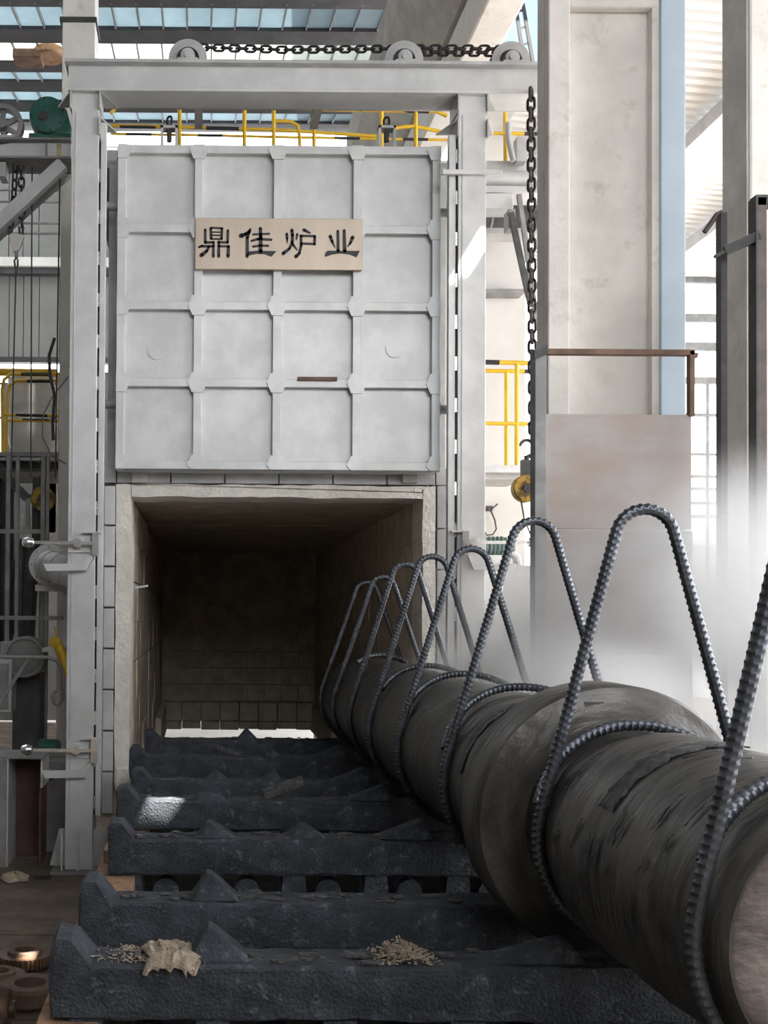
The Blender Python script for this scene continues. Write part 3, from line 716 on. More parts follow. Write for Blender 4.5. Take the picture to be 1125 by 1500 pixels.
# stained steel screen in front of the broad column
YS = 8.0
t = thing('steel_screen', 'rust-stained steel plate screen with brown angle frame before the column', 'screen', (P(905, 900, YS).x, YS, 0))
sx0, sx1 = P(796, 800, YS).x, P(1015, 800, YS).x
for k, (ya, yb) in enumerate(((607, 775), (777, 960), (962, 1200))):
    MB().box(sx0, sx1 + (.0 if k else -.01), YS + .004 * k, YS + .03, max(P(905, yb, YS).z, .01), P(905, ya, YS).z).build('plate', 'plate', t, bevel=.003)
pz = P(790, 513, YS).z
MB().box(P(780, 700, YS).x, P(796.5, 700, YS).x, YS - .06, YS + .06, 0, pz).build('post', 'steel', t, bevel=.004)
MB().box(P(1008, 560, YS).x, P(1015.5, 560, YS).x, YS - .03, YS + .03, P(1010, 610, YS).z, pz).build('post', 'rust', t, bevel=.003)
MB().box(P(787, 517, YS).x, P(1015.5, 517, YS).x, YS - .03, YS + .03, P(900, 520.5, YS).z, P(900, 512.5, YS).z).build('top_angle', 'rust', t, bevel=.003)
MB().bar(P(1014, 520, YS), P(1021, 521, YS), .03, .04).build('cleat', 'rust', t)
MB().prism([(P(777, 515, YS).x, P(777, 516, YS).z), (P(797, 510, YS).x, P(797, 510, YS).z), (P(797, 526, YS).x, P(797, 522, YS).z), (P(778, 530, YS).x, P(778, 530, YS).z)], YS - .09, YS - .06).build('corner_plate', 'dsteel', t)
# far right steel stand
YP = 7.6
t = thing('steel_stand', 'dark brown steel stand with slanting arm at the right edge', 'stand', (P(1115, 900, YP).x, YP, 0))
MB().box(P(1108.5, 600, YP).x, P(1124, 600, YP).x, YP, YP + .09, 0, P(1115, 288, YP).z).build('post', 'brownsteel', t, bevel=.004)
MB().box(P(1107, 600, YP).x, P(1110, 600, YP).x, YP - .01, YP + .1, 0, P(1115, 288, YP).z).build('angle_edge', 'dsteel', t)
MB().box(P(1108, 290, YP).x, P(1160, 290, YP).x, YP, YP + .09, P(1115, 300, YP).z, P(1115, 285, YP).z).build('top_arm', 'dsteel', t)
MB().bar(P(1062, 368, YP + .08), P(1112, 345, YP + .02), .065, .06).build('arm', 'dsteel', t)
MB().bar(P(1047, 376, YP + .1), P(1064, 367, YP + .08), .02, .05).build('arm_tip', 'dsteel', t)
x_ = P(1058.5, 600, YP + .2)
MB().box(P(1054.5, 500, YP + .2).x, P(1063.5, 500, YP + .2).x, YP + .18, YP + .26, 0, P(1060, 312, YP + .2).z).build('post', 'dsteel', t)
MB().tube([P(1060, 316, YP + .2), P(1056, 311, YP + .2), P(1050, 314, YP + .2), P(1042, 326, YP + .2), P(1032, 340, YP + .2)], .018, 8).build('hooked_pipe', 'brownsteel', t, True)

# ================================================================== LEFT EQUIPMENT
YH = 11.2
t = thing('hoist_bracket', 'silver steel hoist beam with diagonal braces at the left edge', 'beam', P(50, 340, YH))
MB().box(P(-40, 220, YH).x, P(104, 220, YH).x, YH, YH + .25, P(50, 233, YH).z, P(50, 209, YH).z).build('beam', 'silver', t, bevel=.004)
MB().box(P(-40, 207, YH).x, P(105, 207, YH).x, YH - .08, YH + .33, P(50, 209, YH).z, P(50, 206, YH).z).build('beam_flange', 'steel', t)
MB().box(P(-40, 207, YH).x, P(105, 207, YH).x, YH - .08, YH + .33, P(50, 236, YH).z, P(50, 233, YH).z).build('beam_flange', 'steel', t)
MB().px(66, 209, 69, 233, YH - .07, .07).build('stiffener', 'steel', t)
MB().px(83, 211, 90, 233, YH - .004, .004).build('rust_run', 'ochre', t)['label'] = 'ochre rust run down the beam web'
MB().bar(P(92, 241, YH), P(-12, 338, YH), .13, .10).build('brace', 'silver', t); MB().bar(P(102, 250, YH + .45), P(-12, 352, YH + .45), .10, .10).build('brace', 'silver2', t)
MB().px(-2, 237, 8, 258, YH, .2).build('hanger_plate', 'silver2', t)
q = P(72, 176, YH + .05)
t = thing('electric_motor', 'round green electric motor on the left hoist beam', 'motor', (q.x, q.y, P(72, 206, YH).z))
MB().lathe([(-.20, .14), (-.185, .185), (-.12, .195), (.20, .195), (.24, .17)], (q.x, YH + .1, q.z), 32, 'Y').build('housing', 'green', t, True)
MB().lathe([(-.215, .02), (-.212, .05), (-.19, .055)], (q.x - .04, YH + .1, q.z - .02), 20, 'Y').build('cap', 'dsteel', t, True)
for k in range(8):
    a = 2 * math.pi * k / 8 + .2; MB().cyl((q.x + .165 * math.cos(a), YH - .105, q.z + .165 * math.sin(a)), (q.x + .165 * math.cos(a), YH - .08, q.z + .165 * math.sin(a)), .012, 6).build('bolt', 'dsteel', t)
MB().prism([(q.x + .08, q.z + .12), (q.x + .19, q.z + .08), (q.x + .25, q.z - .14), (q.x + .2, q.z - .195), (q.x + .05, q.z - .19)], YH - .06, YH + .2).build('gear_case', 'green', t, bevel=.02)
MB().box(q.x - .2, q.x + .24, YH - .04, YH + .26, P(72, 206, YH).z, q.z - .17).build('foot', 'green', t, bevel=.01)
MB().px(99, 189, 106, 205, YH + .05, .1).build('terminal_block', 'bluep', t)
q = P(3, 182, YH)
t = thing('sheave_wheel', 'grey spoked sheave wheel beside the green motor', 'pulley', (q.x, YH + .1, P(3, 206, YH).z))
zc = q.z + .005; n = 28
g = MB()
for k in range(n):
    a, b = 2 * math.pi * k / n, 2 * math.pi * (k + 1) / n
    g.prism([(q.x + r_ * math.cos(t_), zc + r_ * math.sin(t_)) for r_, t_ in ((.165, a), (.215, a), (.215, b), (.165, b))], YH, YH + .12)
g.build('rim', 'steel', t)
for k in range(6):
    a = math.pi / 6 + k * math.pi / 3; MB().bar((q.x, YH + .06, zc), (q.x + .17 * math.cos(a), YH + .06, zc + .17 * math.sin(a)), .05, .04).build('spoke', 'steel', t)
MB().cyl((q.x, YH - .05, zc), (q.x, YH + .14, zc), .06, 20).build('hub', 'steel', t, True)
MB().box(q.x - .15, q.x + .15, YH - .06, YH + .2, P(3, 206, YH).z, P(3, 201, YH).z).build('pedestal', 'silver2', t)
chain('left strand of small chain carrying the white shackle plate', [P(23, 238, YH + .1), P(20, 290, YH + .1), P(16, 332, YH + .1)], LKs, .085, 'hoist chains')
chain('right strand of small chain carrying the white shackle plate', [P(31, 238, YH + .12), P(32, 332, YH + .1)], LKs, .085, 'hoist chains')
q = P(23, 345, YH + .1)
t = thing('shackle_plate', 'white pear-shaped shackle plate hanging from two chains', 'plate', P(23, 405, YH + .1))
def pz2(pts, Y): return [(P(a, b, Y).x, P(a, b, Y).z) for a, b in pts]
MB().prism(pz2([(13, 345), (20, 341), (36, 345), (33, 356), (28, 367), (20, 370), (15, 358)], YH + .1), YH + .08, YH + .12).build('plate', 'plaster', t, bevel=.006)
for x in (15, 31): MB().tube([P(x - 3, 332, YH + .1), P(x - 2, 342, YH + .1), P(x, 345, YH + .1), P(x + 2, 342, YH + .1), P(x + 3, 332, YH + .1)], .013, 6).build('shackle', 'dsteel', t, True)
MB().cyl(P(24, 366, YH + .1), P(24, 378, YH + .1), .018, 8).build('eye', 'steel', t, True)
MB().tube([P(24, 377, YH + .1), P(21, 382, YH + .1), P(22, 390, YH + .1), P(24, 393, YH + .1), P(26, 389, YH + .1), P(26, 381, YH + .1)], .011, 6, True).build('link', 'dsteel', t, True)
MB().cyl(P(24, 392, YH + .1), P(22.5, 406, YH + .1), .014, 8).build('bolt', 'dsteel', t, True)
for x0, x1, y0, lab in ((47, 45, 236, 'middle vertical wire rope hanging in front of the left platform'), (23, 16, 406, 'left vertical wire rope hanging below the shackle plate'), (88, 81, 236, 'right vertical wire rope beside the left concrete column')):
    tag(MB().cyl(P(x0, y0, YH + .15), P(x1, 700, YH + .15), .009, 6).build('wire_rope', 'dsteel'), lab, 'rope', 'wire ropes at the left hoist')
tag(MB().tube([P(80, 495, 12.98), P(72, 520, 12.98), P(73, 548, 12.98), P(80, 580, 12.98), P(77, 620, 12.98), P(78, 645, 12.98)], .02, 8).build('cable_bundle', 'dsteel', None, True), 'thick dark cable hanging down beside the left concrete column', 'cable')
tag(MB().tube([P(100, 552, 13.0), P(76, 582, 13.0), P(63, 610, 13.0), P(62, 640, 13.0), P(76, 668, 13.0), P(97, 680, 13.0)], .009, 6).build('thin_cable', 'steel', None, True), 'thin pale cable looping before the left ducts', 'cable')
# ducts
def PD(x, Y): return Vector((P(x, 640, Y).x, Y, P(28, 662, 13.3).z))
t = thing('exhaust_duct', 'shiny conical duct section tapering down behind the yellow rail', 'duct', PD(45, 15))
MB().lathe([(0, .16), (.35, .30), (.5, .32), (1.25, .32)], PD(45, 15), 28, 'Z').build('shell', 'duct', t, True)
MB().lathe([(.86, .335), (.90, .335)], PD(45, 15), 28, 'Z').build('band', 'duct', t, True)
t = thing('exhaust_duct', 'shiny upright duct at the far left behind the yellow rail', 'duct', PD(18, 15.6))
MB().lathe([(0, .13), (.3, .15), (1.3, .15)], PD(18, 15.6), 24, 'Z').build('shell', 'duct', t, True)
MB().lathe([(.7, .16), (.74, .16)], PD(18, 15.6), 24, 'Z').build('band', 'duct', t, True)
q = P(35, 80, 19.2)
t = thing('roof_ventilator', 'rusty round ventilator hood high up at the upper left', 'ventilator', P(56, 90, 19.2))
MB().lathe([(0, .25), (.03, .28), (.13, .28), (.17, .24)], P(72, 86, 19.2), 28, 'Z').build('hood', 'brick', t, True)
MB().px(18, 70, 60, 84, 19.0, .4).build('curb', 'rust', t, bevel=.02)
# left platform and rack
t = thing('steel_platform', 'grey steel platform deck under the left yellow rail', 'platform', P(45, 684, 13.4))
MB().px(-40, 662, 96, 668, 13.3, 2.8).build('deck', 'steel', t); MB().px(-40, 668, 92, 674, 13.35, .1).build('edge_channel', 'silver2', t); MB().px(-40, 676, 90, 686, 13.6, .3).build('under_beam', 'dsteel', t)
YK = 12.6
t = thing('pipe_rack', 'grey angle-steel rack below the left platform', 'rack', P(40, 1090, YK))
for x0, x1, y1 in ((8, 14, 960), (22, 27, 960), (59, 65, 960), (67, 71, 1060)):
    xx0, xx1 = P(x0, 800, YK).x, P(x1, 800, YK).x
    MB().box(xx0, xx1, YK, YK + .06, .01 if x0 == 67 else P(x0, y1, YK).z, P(x0, 668, YK).z).build('upright', 'steel', t)
for y in (775, 902): MB().px(-40, y, 62 if y == 775 else 92, y + 6, YK - .02, .06).build('cross_bar', 'steel', t)
MB().bar(P(0, 690, YK + .3), P(40, 730, YK + .3), .10, .10).build('diagonal', 'dsteel', t); MB().bar(P(40, 730, YK + .3), P(41, 780, YK + .3), .05, .05).build('diagonal', 'steel', t)
for k, (xa, ya, xb_, yb_, r_) in enumerate([(18, 820, 6, 940, .05), (30, 790, 28, 930, .07), (36, 850, 24, 960, .04), (48, 800, 40, 940, .09), (10, 700, 8, 960, .09), (54, 700, 52, 800, .05), (-8, 680, -6, 1000, .12)]):
    tag(MB().cyl(P(xa, ya, YK + .5), P(xb_, yb_, YK + .5), r_, 10).build('dark_pipe', 'dsteel', None, True), ['slanting thin dark pipe leftmost in the rack', 'thick dark pipe behind the second rack upright', 'slim slanting dark pipe in the middle of the rack', 'thickest dark pipe left of the bent flanged pipe', 'long dark pipe behind the leftmost rack upright', 'short dark pipe behind the hook disc', 'broad dark pipe cut by the left edge'][k], 'pipe', 'pipes in the left rack')
hook_block(63, 731, .145, 12.9, 'yellow and black hook block hanging in the left rack', 'hook blocks')
MB  # flanged elbow
YE = 12.0
t = thing('flanged_elbow', 'silver flanged pipe elbow beside the upper left clamp', 'pipe', P(80, 862, YE))
q = P(72, 827, YE); g = MB(); n = 24
for k in range(n):
    a, b = 2 * math.pi * k / n, 2 * math.pi * (k + 1) / n
    g.prism([(q.x + r_ * math.cos(t_), q.z + r_ * math.sin(t_)) for r_, t_ in ((.165, a), (.225, a), (.225, b), (.165, b))], YE, YE + .03)
g.build('flange', 'silver', t)
for k in range(8):
    a = 2 * math.pi * k / 8; MB().cyl((q.x + .195 * math.cos(a), YE - .012, q.z + .195 * math.sin(a)), (q.x + .195 * math.cos(a), YE, q.z + .195 * math.sin(a)), .012, 6).build('bolt', 'steel', t)
pts = []
for k in range(10):
    a = R(90 * k / 9); pts.append((q.x + .26 * (1 - math.cos(a)), YE + .04 - .26 * math.sin(a), q.z - .10 * (1 - math.cos(a))))
pts.append((bxl + .02, YE - .22, q.z - .12))
MB().tube(pts, .166, 24).build('bend', 'silver', t, True)
for k in (2, 4, 6, 8): MB().tube([Vector(pts[k]) + (Vector(pts[k]) - Vector(pts[k - 1])).normalized() * d_ for d_ in (-.006, .006)], .171, 24).build('seam', 'silver2', t, True)
MB().prism([(q.x - .16, q.z - .22), (q.x + .2, q.z - .22), (q.x + .28, q.z - .42), (q.x + .12, q.z - .29), (q.x - .16, q.z - .29)], YE + .05, YE + .3).build('saddle', 'silver2', t)
t = thing('lever_valve', 'yellow lever valve left of the post, level with the furnace mouth', 'valve', P(88, 990, 11.6))
q = P(81, 941, 11.6)
MB().lathe([(-.04, .045), (-.03, .06), (.03, .06), (.04, .045)], q, 20, 'Y').build('handle_boss', 'yellow', t, True)
MB().bar((q.x, 11.6, q.z + .04), (q.x, 11.6, q.z + .17), .018, .018).build('lever', 'yellow', t)
MB().cyl((q.x + .03, 11.62, q.z - .03), (q.x + .15, 11.62, q.z - .34), .055, 14).build('body', 'yellow', t, True)
MB().px(62, 949, 92, 955, 11.6, 1.05).build('pipe_stub', 'silver2', t)
t = thing('control_box', 'grey control cabinet at the left edge behind the bent handrail', 'cabinet', P(10, 1042, 11.9))
MB().px(-40, 966, 17, 1044, 11.9, .5).build('body', 'silver2', t, bevel=.01); MB().px(-36, 972, 12, 1038, 11.88, .02).build('door', 'steel', t, bevel=.004)
t = thing('fan_unit', 'dark round fan housing behind the bent handrail', 'fan', P(35, 1100, 12.1))
q = P(38, 962, 12.1)
MB().lathe([(-.12, .20), (-.1, .23), (.12, .23), (.14, .2)], q, 28, 'Y').build('housing', 'greysteel2', t, True)
MB().tube([(q.x + .21 * math.cos(2 * math.pi * k / 24), 11.97, q.z + .21 * math.sin(2 * math.pi * k / 24)) for k in range(24)], .018, 8, True).build('rim', 'steel', t, True)
MB().px(0, 940, 42, 962, 12.0, .3).build('duct_inlet', 'steel', t, bevel=.01)
MB().px(18, 985, 58, 1100, 12.2, .4).build('base', 'dsteel', t, bevel=.01)
t = thing('bent_handrail', 'bent grey steel handrail with slanting stay at the left', 'railing', P(85, 1030, 11.4))
MB().tube([P(-30, 962, 11.4), P(70, 963, 11.4), P(84, 968, 11.4), P(91, 982, 11.4), P(92, 1024, 11.4), P(86, 1035, 11.4), P(79, 1030, 11.4), P(76, 1018, 11.4), P(82, 1012, 11.4)], .02, 8).build('rail', 'steel', t, True)
MB().cyl(P(42, 964, 11.4), P(-10, 1045, 11.4), .018, 8).build('stay', 'steel', t, True)
t = thing('blower_motor', 'small green motor behind the lower left clamp', 'motor', P(72, 1105, 11.7))
q = P(70, 1094, 11.7)
MB().lathe([(-.1, .07), (-.09, .085), (.1, .085), (.14, .05)], q, 20, 'X').build('housing', 'green', t, True)
MB().px(45, 1100, 100, 1112, 11.6, .4).build('base', 'steel', t)
# steel channels standing left of the post
t = thing('steel_box_stand', 'grey and dark red steel channel stand at the lower left', 'stand', (P(30, 1270, 10.6).x, 10.8, 0))
zt1 = P(30, 1110, 10.6).z
MB().box(P(-50, 1200, 10.5).x, P(10, 1200, 10.5).x, 10.5, 10.55, .02, zt1).build('front_plate', 'steel', t, bevel=.004)
MB().box(P(10, 1200, 10.55).x, P(13, 1200, 10.55).x, 10.5, 11.1, .02, zt1).build('edge_plate', 'silver', t)
MB().box(P(14, 1200, 10.9).x, P(62, 1200, 10.9).x, 10.95, 11.0, .02, zt1).build('red_back', 'redsteel', t)
MB().box(P(57, 1200, 10.6).x, P(60, 1200, 10.6).x, 10.6, 11.0, .02, zt1).build('red_side', 'redsteel', t)
MB().box(P(60, 1200, 10.6).x, P(63, 1200, 10.6).x, 10.55, 11.0, zt1 - .28, zt1).build('silver_edge', 'silver', t)
MB().box(P(-50, 1200, 10.5).x, P(62, 1200, 10.5).x, 10.5, 11.1, zt1, zt1 + .015).build('top_plate', 'steel', t)
t = thing('base_cabinet', 'grey steel side cabinet between red channel stand and left post', 'cabinet', (P(80, 1270, 11.2).x, 11.3, 0))
MB().box(P(58, 1200, 11.2).x, P(96, 1200, 11.2).x, 11.2, 11.7, .01, P(80, 1116, 11.2).z).build('body', 'steel', t, bevel=.01)
MB().prism(pz2([(62, 1146), (70, 1134), (79, 1134), (80, 1140), (72, 1144), (66, 1152)], 11.19), 11.18, 11.2).build('torn_tape', 'black', t)

# floor objects
def gear(x, y, r_, lab, Y):
    q = P(x, y, Y); t = thing('floor_gear', lab, 'gear', (q.x, q.y, .03), 'gears on the floor')
    n = 36; pr = []
    for k in range(n):
        for dr_, da in ((.93, 0), (1, .25), (1, .5), (.93, .75)): pr.append((r_ * dr_ * math.cos(2 * math.pi * (k + da) / n), r_ * dr_ * math.sin(2 * math.pi * (k + da) / n)))
    m_ = MB(); nn = len(pr); ri = r_ * .36
    h = .07
    vo = [(q.x + a, q.y + b, z) for z in (.03, .03 + h) for a, b in pr]
    vi = [(q.x + ri * math.cos(2 * math.pi * k / nn), q.y + ri * math.sin(2 * math.pi * k / nn), z) for z in (.03, .03 + h) for k in range(nn)]
    fs = []
    for k in range(nn):
        k2 = (k + 1) % nn
        fs += [(k, k2, nn + k2, nn + k), (2 * nn + k2, 2 * nn + k, 3 * nn + k, 3 * nn + k2), (nn + k, nn + k2, 3 * nn + k2, 3 * nn + k), (k2, k, 2 * nn + k, 2 * nn + k2)]
    m_.add(vo + vi, fs).build('toothed_ring', 'copper', t)
    mm = MB(); n = 32
    for k in range(n):
        a, b = 2 * math.pi * k / n, 2 * math.pi * (k + 1) / n
        mm.add([(q.x + rr * math.cos(t_), q.y + rr * math.sin(t_), z) for z in (.10, .125) for rr, t_ in ((ri, a), (r_ * .62, a), (r_ * .62, b), (ri, b))],
               [(4, 5, 6, 7), (1, 2, 6, 5), (3, 0, 4, 7)])
    mm.build('hub_ring', 'rust', t)
gear(36, 1400, .19, 'larger rusty gear wheel lying flat on the floor plates', 7.6)
gear(0, 1414, .17, 'smaller rusty gear wheel lying at the left edge', 7.15)
q = P(44, 1452, 6.85)
t = thing('rusty_drum', 'low rusty round drum lying below the gear wheels', 'drum', (q.x, q.y, .03))
MB().lathe([(0, .17), (.02, .19), (.10, .19), (.12, .17), (.12, .10), (.04, .09)], (q.x, q.y, .03), 32, 'Z').build('shell', 'rust', t, True)
q = P(4, 1478, 6.3)
for i, (x, y, Y, r_, lab) in enumerate(((12, 1482, 6.35, .13, 'bronze-coloured roller catching sunlight at the lower left corner'), (2, 1500, 5.95, .11, 'lower bronze-coloured roller in the bottom left corner'))):
    q = P(x, y, Y); t = thing('bronze_roller', lab, 'roller', (q.x - .3, q.y, .03), 'rollers on the floor')
    MB().lathe([(-.7, r_ * .8), (-.68, r_), (.0, r_), (.03, r_ * .85), (.03, r_ * .4), (.06, r_ * .4)], (q.x - .02, q.y, .03 + r_), 28, 'X').build('body', 'copper', t, True)
    MB().lathe([(-.30, r_ * 1.03), (-.26, r_ * 1.03)], (q.x - .02, q.y, .03 + r_), 28, 'X').build('band', 'rust', t, True)
for x, y, s_, mm, lab in ((22, 1287, .12, 'burlap', 'crumpled pale scrap on the floor by the channel stand'), (62, 1293, .1, 'black', 'small black bar lying on the floor by the left post')):
    q = P(x, y, 10.0)
    if mm == 'black': o = MB().bar((q.x - .08, 10, .045), (q.x + .08, 10.02, .045), .035, .035).build('black_bar', mm, None, bevel=.004)
    else:
        g = MB(); n = 12
        g.lathe([(0, .12), (.03, .10), (.05, .05), (.06, .01)], (q.x, 10, .02), n, 'Z')
        g.v = [v + Vector((random.uniform(-.03, .03), random.uniform(-.03, .03), random.uniform(0, .02))) for v in g.v]; o = g.build('paper_scrap', mm)
    tag(o, lab, 'scrap' if mm != 'black' else 'bar')

# ================================================================== BOGIE, BARS, SHAFT
zt = lambda r_: CAMZ + r_
BT = zt(-1.29); BBt = zt(-1.49); DK = zt(-1.62)
t = thing('bogie_car', 'low brick-edged bogie car carrying the dark hearth bars', 'car', (.8, 7, 0))
MB().box(-.60, 2.2, 3.6, 12.2, DK - .35, DK).build('deck', 'deck', t)
for x in (-.35, 1.95):
    for y in (4.3, 6.3, 8.3, 10.3): MB().cyl((x - .05, y, .24), (x + .05, y, .24), .23, 24).build('wheel', 'dsteel', t, True)
    MB().box(x - .04, x + .04, 3.0, 12.2, 0, .012).build('rail_head', 'steel', t)
backs = [4.26, 5.12, 6.50, 7.80, 8.66, 10.1, 11.5]; DEP = .235
yb = 3.75
for i in range(16):
    y0 = 3.72 + i * .52
    MB().box(-.585, -.35, y0, y0 + .50, DK, BBt - .012 + .0).build('brick', 'brick', t, bevel=.01)
q0 = backs[1] + .12
for bi in (1, 2):
    y0 = backs[bi] + .1
    MB().box(-.56, -.34, y0, y0 + .24, BBt - .01, BBt + .07).build('brick', 'brick', t, bevel=.012)
offs = [0, .012, .028, -.02, .03, -.075, .0]
blabs = ['nearest dark cast hearth bar with burlap scraps on it', 'second nearest dark cast hearth bar under the shaft flange', 'third hearth bar from the front with row of pockets under it', 'fourth hearth bar from the front with a patch of sunlight', 'fifth hearth bar from the front just before the furnace mouth', 'sixth hearth bar from the front at the furnace mouth', 'farthest hearth bar, just inside the furnace']
def bar_poly(xl, xr):
    return [(xl, BBt), (xr, BBt), (xr, BT + .075), (xr - .02, BT + .09), (xr - .075, BT + .09), (xr - .15, BT), (xl + .15, BT), (xl + .075, BT + .09), (xl + .02, BT + .09), (xl, BT + .07)]
def rough_bar(xl, xr, y0, y1, seed):
    rnd = random.Random(seed); pl = bar_poly(xl, xr)
    prof = []
    for (ax, az), (bx, bz) in zip(pl, pl[1:] + pl[:1]):
        n = max(1, int(math.hypot(bx - ax, bz - az) / .07))
        for k in range(n): f = k / n; prof.append((ax + (bx - ax) * f, az + (bz - az) * f))
    m_ = MB(); K = 5; n = len(prof); vs = []
    for k in range(K):
        ins = .012 if k in (0, K - 1) else 0
        y = y0 + (y1 - y0) * (0, .05, .5, .95, 1)[k]
        cx_, cz_ = (xl + xr) / 2, (BBt + BT) / 2
        for x, z in prof:
            e = .005
            vs.append((x + (ins if x < cx_ - 1.2 else -ins if x > cx_ + 1.2 else 0) + rnd.uniform(-e, e), y + rnd.uniform(-e, e), z - (ins if z > cz_ else -ins) + rnd.uniform(-e, e)))
    fs = [tuple(range(n)), tuple(range(K * n - 1, (K - 1) * n - 1, -1))]
    for k in range(K - 1):
        for i in range(n): fs.append((k * n + (i + 1) % n, k * n + i, (k + 1) * n + i, (k + 1) * n + (i + 1) % n))
    return m_.add(vs, fs)
XL, XR = -.535, 2.17
for i, (yb, of) in enumerate(zip(backs, offs)):
    t = thing('hearth_bar', blabs[i], 'bar', (.8, yb - DEP / 2, DK), 'hearth bars')
    rough_bar(XL + of, XR, yb - DEP, yb, i).build('beam', 'cast', t, True)
    for k in range(6):
        x = XL + of + .13 + k * .47
        MB().prism([(x - .075, DK), (x + .075, DK), (x + .06, BBt + .01), (x - .06, BBt + .01)], yb - DEP + .02, yb - .02).build('foot', 'cast', t)
    rnd = random.Random(50 + i); g = MB()
    for k in range(42 if i < 3 else 16):
        x = rnd.uniform(XL + .17, 1.2); y = rnd.uniform(yb - DEP + .03, yb - .03); s_ = rnd.uniform(.012, .045); a = rnd.uniform(0, 3.1); h = rnd.uniform(.004, .012)
        pts = [(x + s_ * rnd.uniform(.6, 1.2) * math.cos(a + q_), y + .5 * s_ * rnd.uniform(.5, 1.1) * math.sin(a + q_)) for q_ in (0, 1.2, 2.5, 3.8, 5.1)]
        g.add([(px_, min(max(py_, yb - DEP + .01), yb - .01), BT + .003) for px_, py_ in pts] + [(px_, min(max(py_, yb - DEP + .01), yb - .01), BT + .003 + h * rnd.uniform(.4, 1.4)) for px_, py_ in pts],
              [(5, 6, 7, 8, 9)] + [(j, (j + 1) % 5, 5 + (j + 1) % 5, 5 + j) for j in range(5)])
    o = g.build('scale_flakes', 'flake', t); o['kind'] = 'stuff'
    if i in (0, 2):
        for k in range(5):
            x = XL + .36 + k * .47
            o = MB().lathe([(-.06, .075), (.06, .075)], (x, yb - DEP / 2 + .02, DK + .02), 16, 'Y').build('pocket_lug', 'cast', t, True)
# wedges
def wedge(x0, xa, x1, h, bi, lab, mm='cast', flat=0.):
    yb = backs[bi]; y0, y1 = yb - DEP + .035, yb - .03; rnd = random.Random(int(x0 * 1000) + bi)
    z = BT + .002
    vs = [(x0, y0, z), (x1, y0, z), (x1, y1, z), (x0, y1, z)]
    top = [(xa - .012 - flat, y0 + .05, z + h), (xa + .012 + flat, y0 + .05, z + h * .96), (xa + .012 + flat, y1 - .03, z + h * .98), (xa - .012 - flat, y1 - .03, z + h)]
    vs += top
    vs = [(a + rnd.uniform(-.006, .006), b + rnd.uniform(-.006, .006), c + (rnd.uniform(-.004, .006) if c > z + .01 else 0)) for a, b, c in vs]
    o = MB().add(vs, [(0, 3, 2, 1), (4, 5, 6, 7), (0, 1, 5, 4), (1, 2, 6, 5), (2, 3, 7, 6), (3, 0, 4, 7)]).build('wedge_block', mm, None, bevel=.006)
    tag(o, lab, 'wedge', 'wedge blocks on the bars')
wedge(-.03, .055, .205, .115, 0, 'tent-shaped wedge block on the nearest bar beside the burlap')
wedge(-.02, .065, .195, .115, 1, 'tent-shaped wedge block on the second bar, left part')
wedge(.00, .07, .225, .085, 2, 'tent-shaped wedge block on the third bar, left part')
wedge(-.01, .09, .20, .04, 3, 'flat-topped wedge block on the fourth bar', flat=.06)
wedge(.06, .14, .25, .075, 4, 'left wedge block on the fifth bar'); wedge(.50, .60, .66, .085, 4, 'steep right wedge block on the fifth bar')
wedge(.60, .68, .78, .07, 5, 'wedge block in the middle of the sixth bar'); wedge(.42, .52, .62, .10, 6, 'dark pointed wedge block on the farthest bar against the daylight gap')
wedge(.52, .62, .75, .07, 2, 'small wedge block in the middle of the third bar')
for bi, x, lab in ((0, 1.30, 'wedge block chocking the shaft on the nearest bar'), (2, 1.22, 'wedge block chocking the shaft on the third bar'), (3, 1.22, 'wedge block chocking the shaft on the fourth bar'), (4, 1.22, 'wedge block chocking the shaft on the fifth bar'), (5, 1.22, 'wedge block chocking the shaft on the sixth bar')):
    wedge(x - .17, x + .09, x + .15, .10 if bi else .07, bi, lab)
tag(MB().bar((.47, backs[3] - .12, BT + .03), (.75, backs[3] - .10, BT + .13), .07, .03).build('steel_strip', 'flake', None, bevel=.004), 'slanting flat strip propped on the fourth bar', 'strip')
tag(MB().bar((.16, backs[5] - .06, BT + .09), (.38, backs[5] - .1, BT + .015), .03, .02).build('steel_rod', 'flake'), 'thin slanting rod on the sixth bar', 'rod')
# burlap scrap and debris on the nearest bar
rnd = random.Random(3)
nx_, ny_ = 16, 10; vs = []
cx0, cy0 = -.19, backs[0] - .13
for j in range(ny_):
    for i in range(nx_):
        u, v = i / (nx_ - 1), j / (ny_ - 1)
        x = cx0 + u * .19 + rnd.uniform(-.008, .008) + .02 * math.sin(6 * v); y = cy0 - .135 + v * .22 + rnd.uniform(-.008, .008)
        z = BT + .012 + .028 * math.sin(math.pi * u) * math.sin(math.pi * (.15 + .7 * v)) + rnd.uniform(0, .024)
        if y < backs[0] - DEP: z -= (backs[0] - DEP - y) * 1.5
        vs.append((x, y, z))
fs = [(j * nx_ + i, j * nx_ + i + 1, (j + 1) * nx_ + i + 1, (j + 1) * nx_ + i) for j in range(ny_ - 1) for i in range(nx_ - 1)]
o = MB().add(vs, fs).build('burlap_scrap', 'burlap', None, True); sm = o.modifiers.new('thick', 'SOLIDIFY'); sm.thickness = .006
tag(o, 'crumpled tan burlap scrap on the nearest bar left of the wedge', 'cloth')
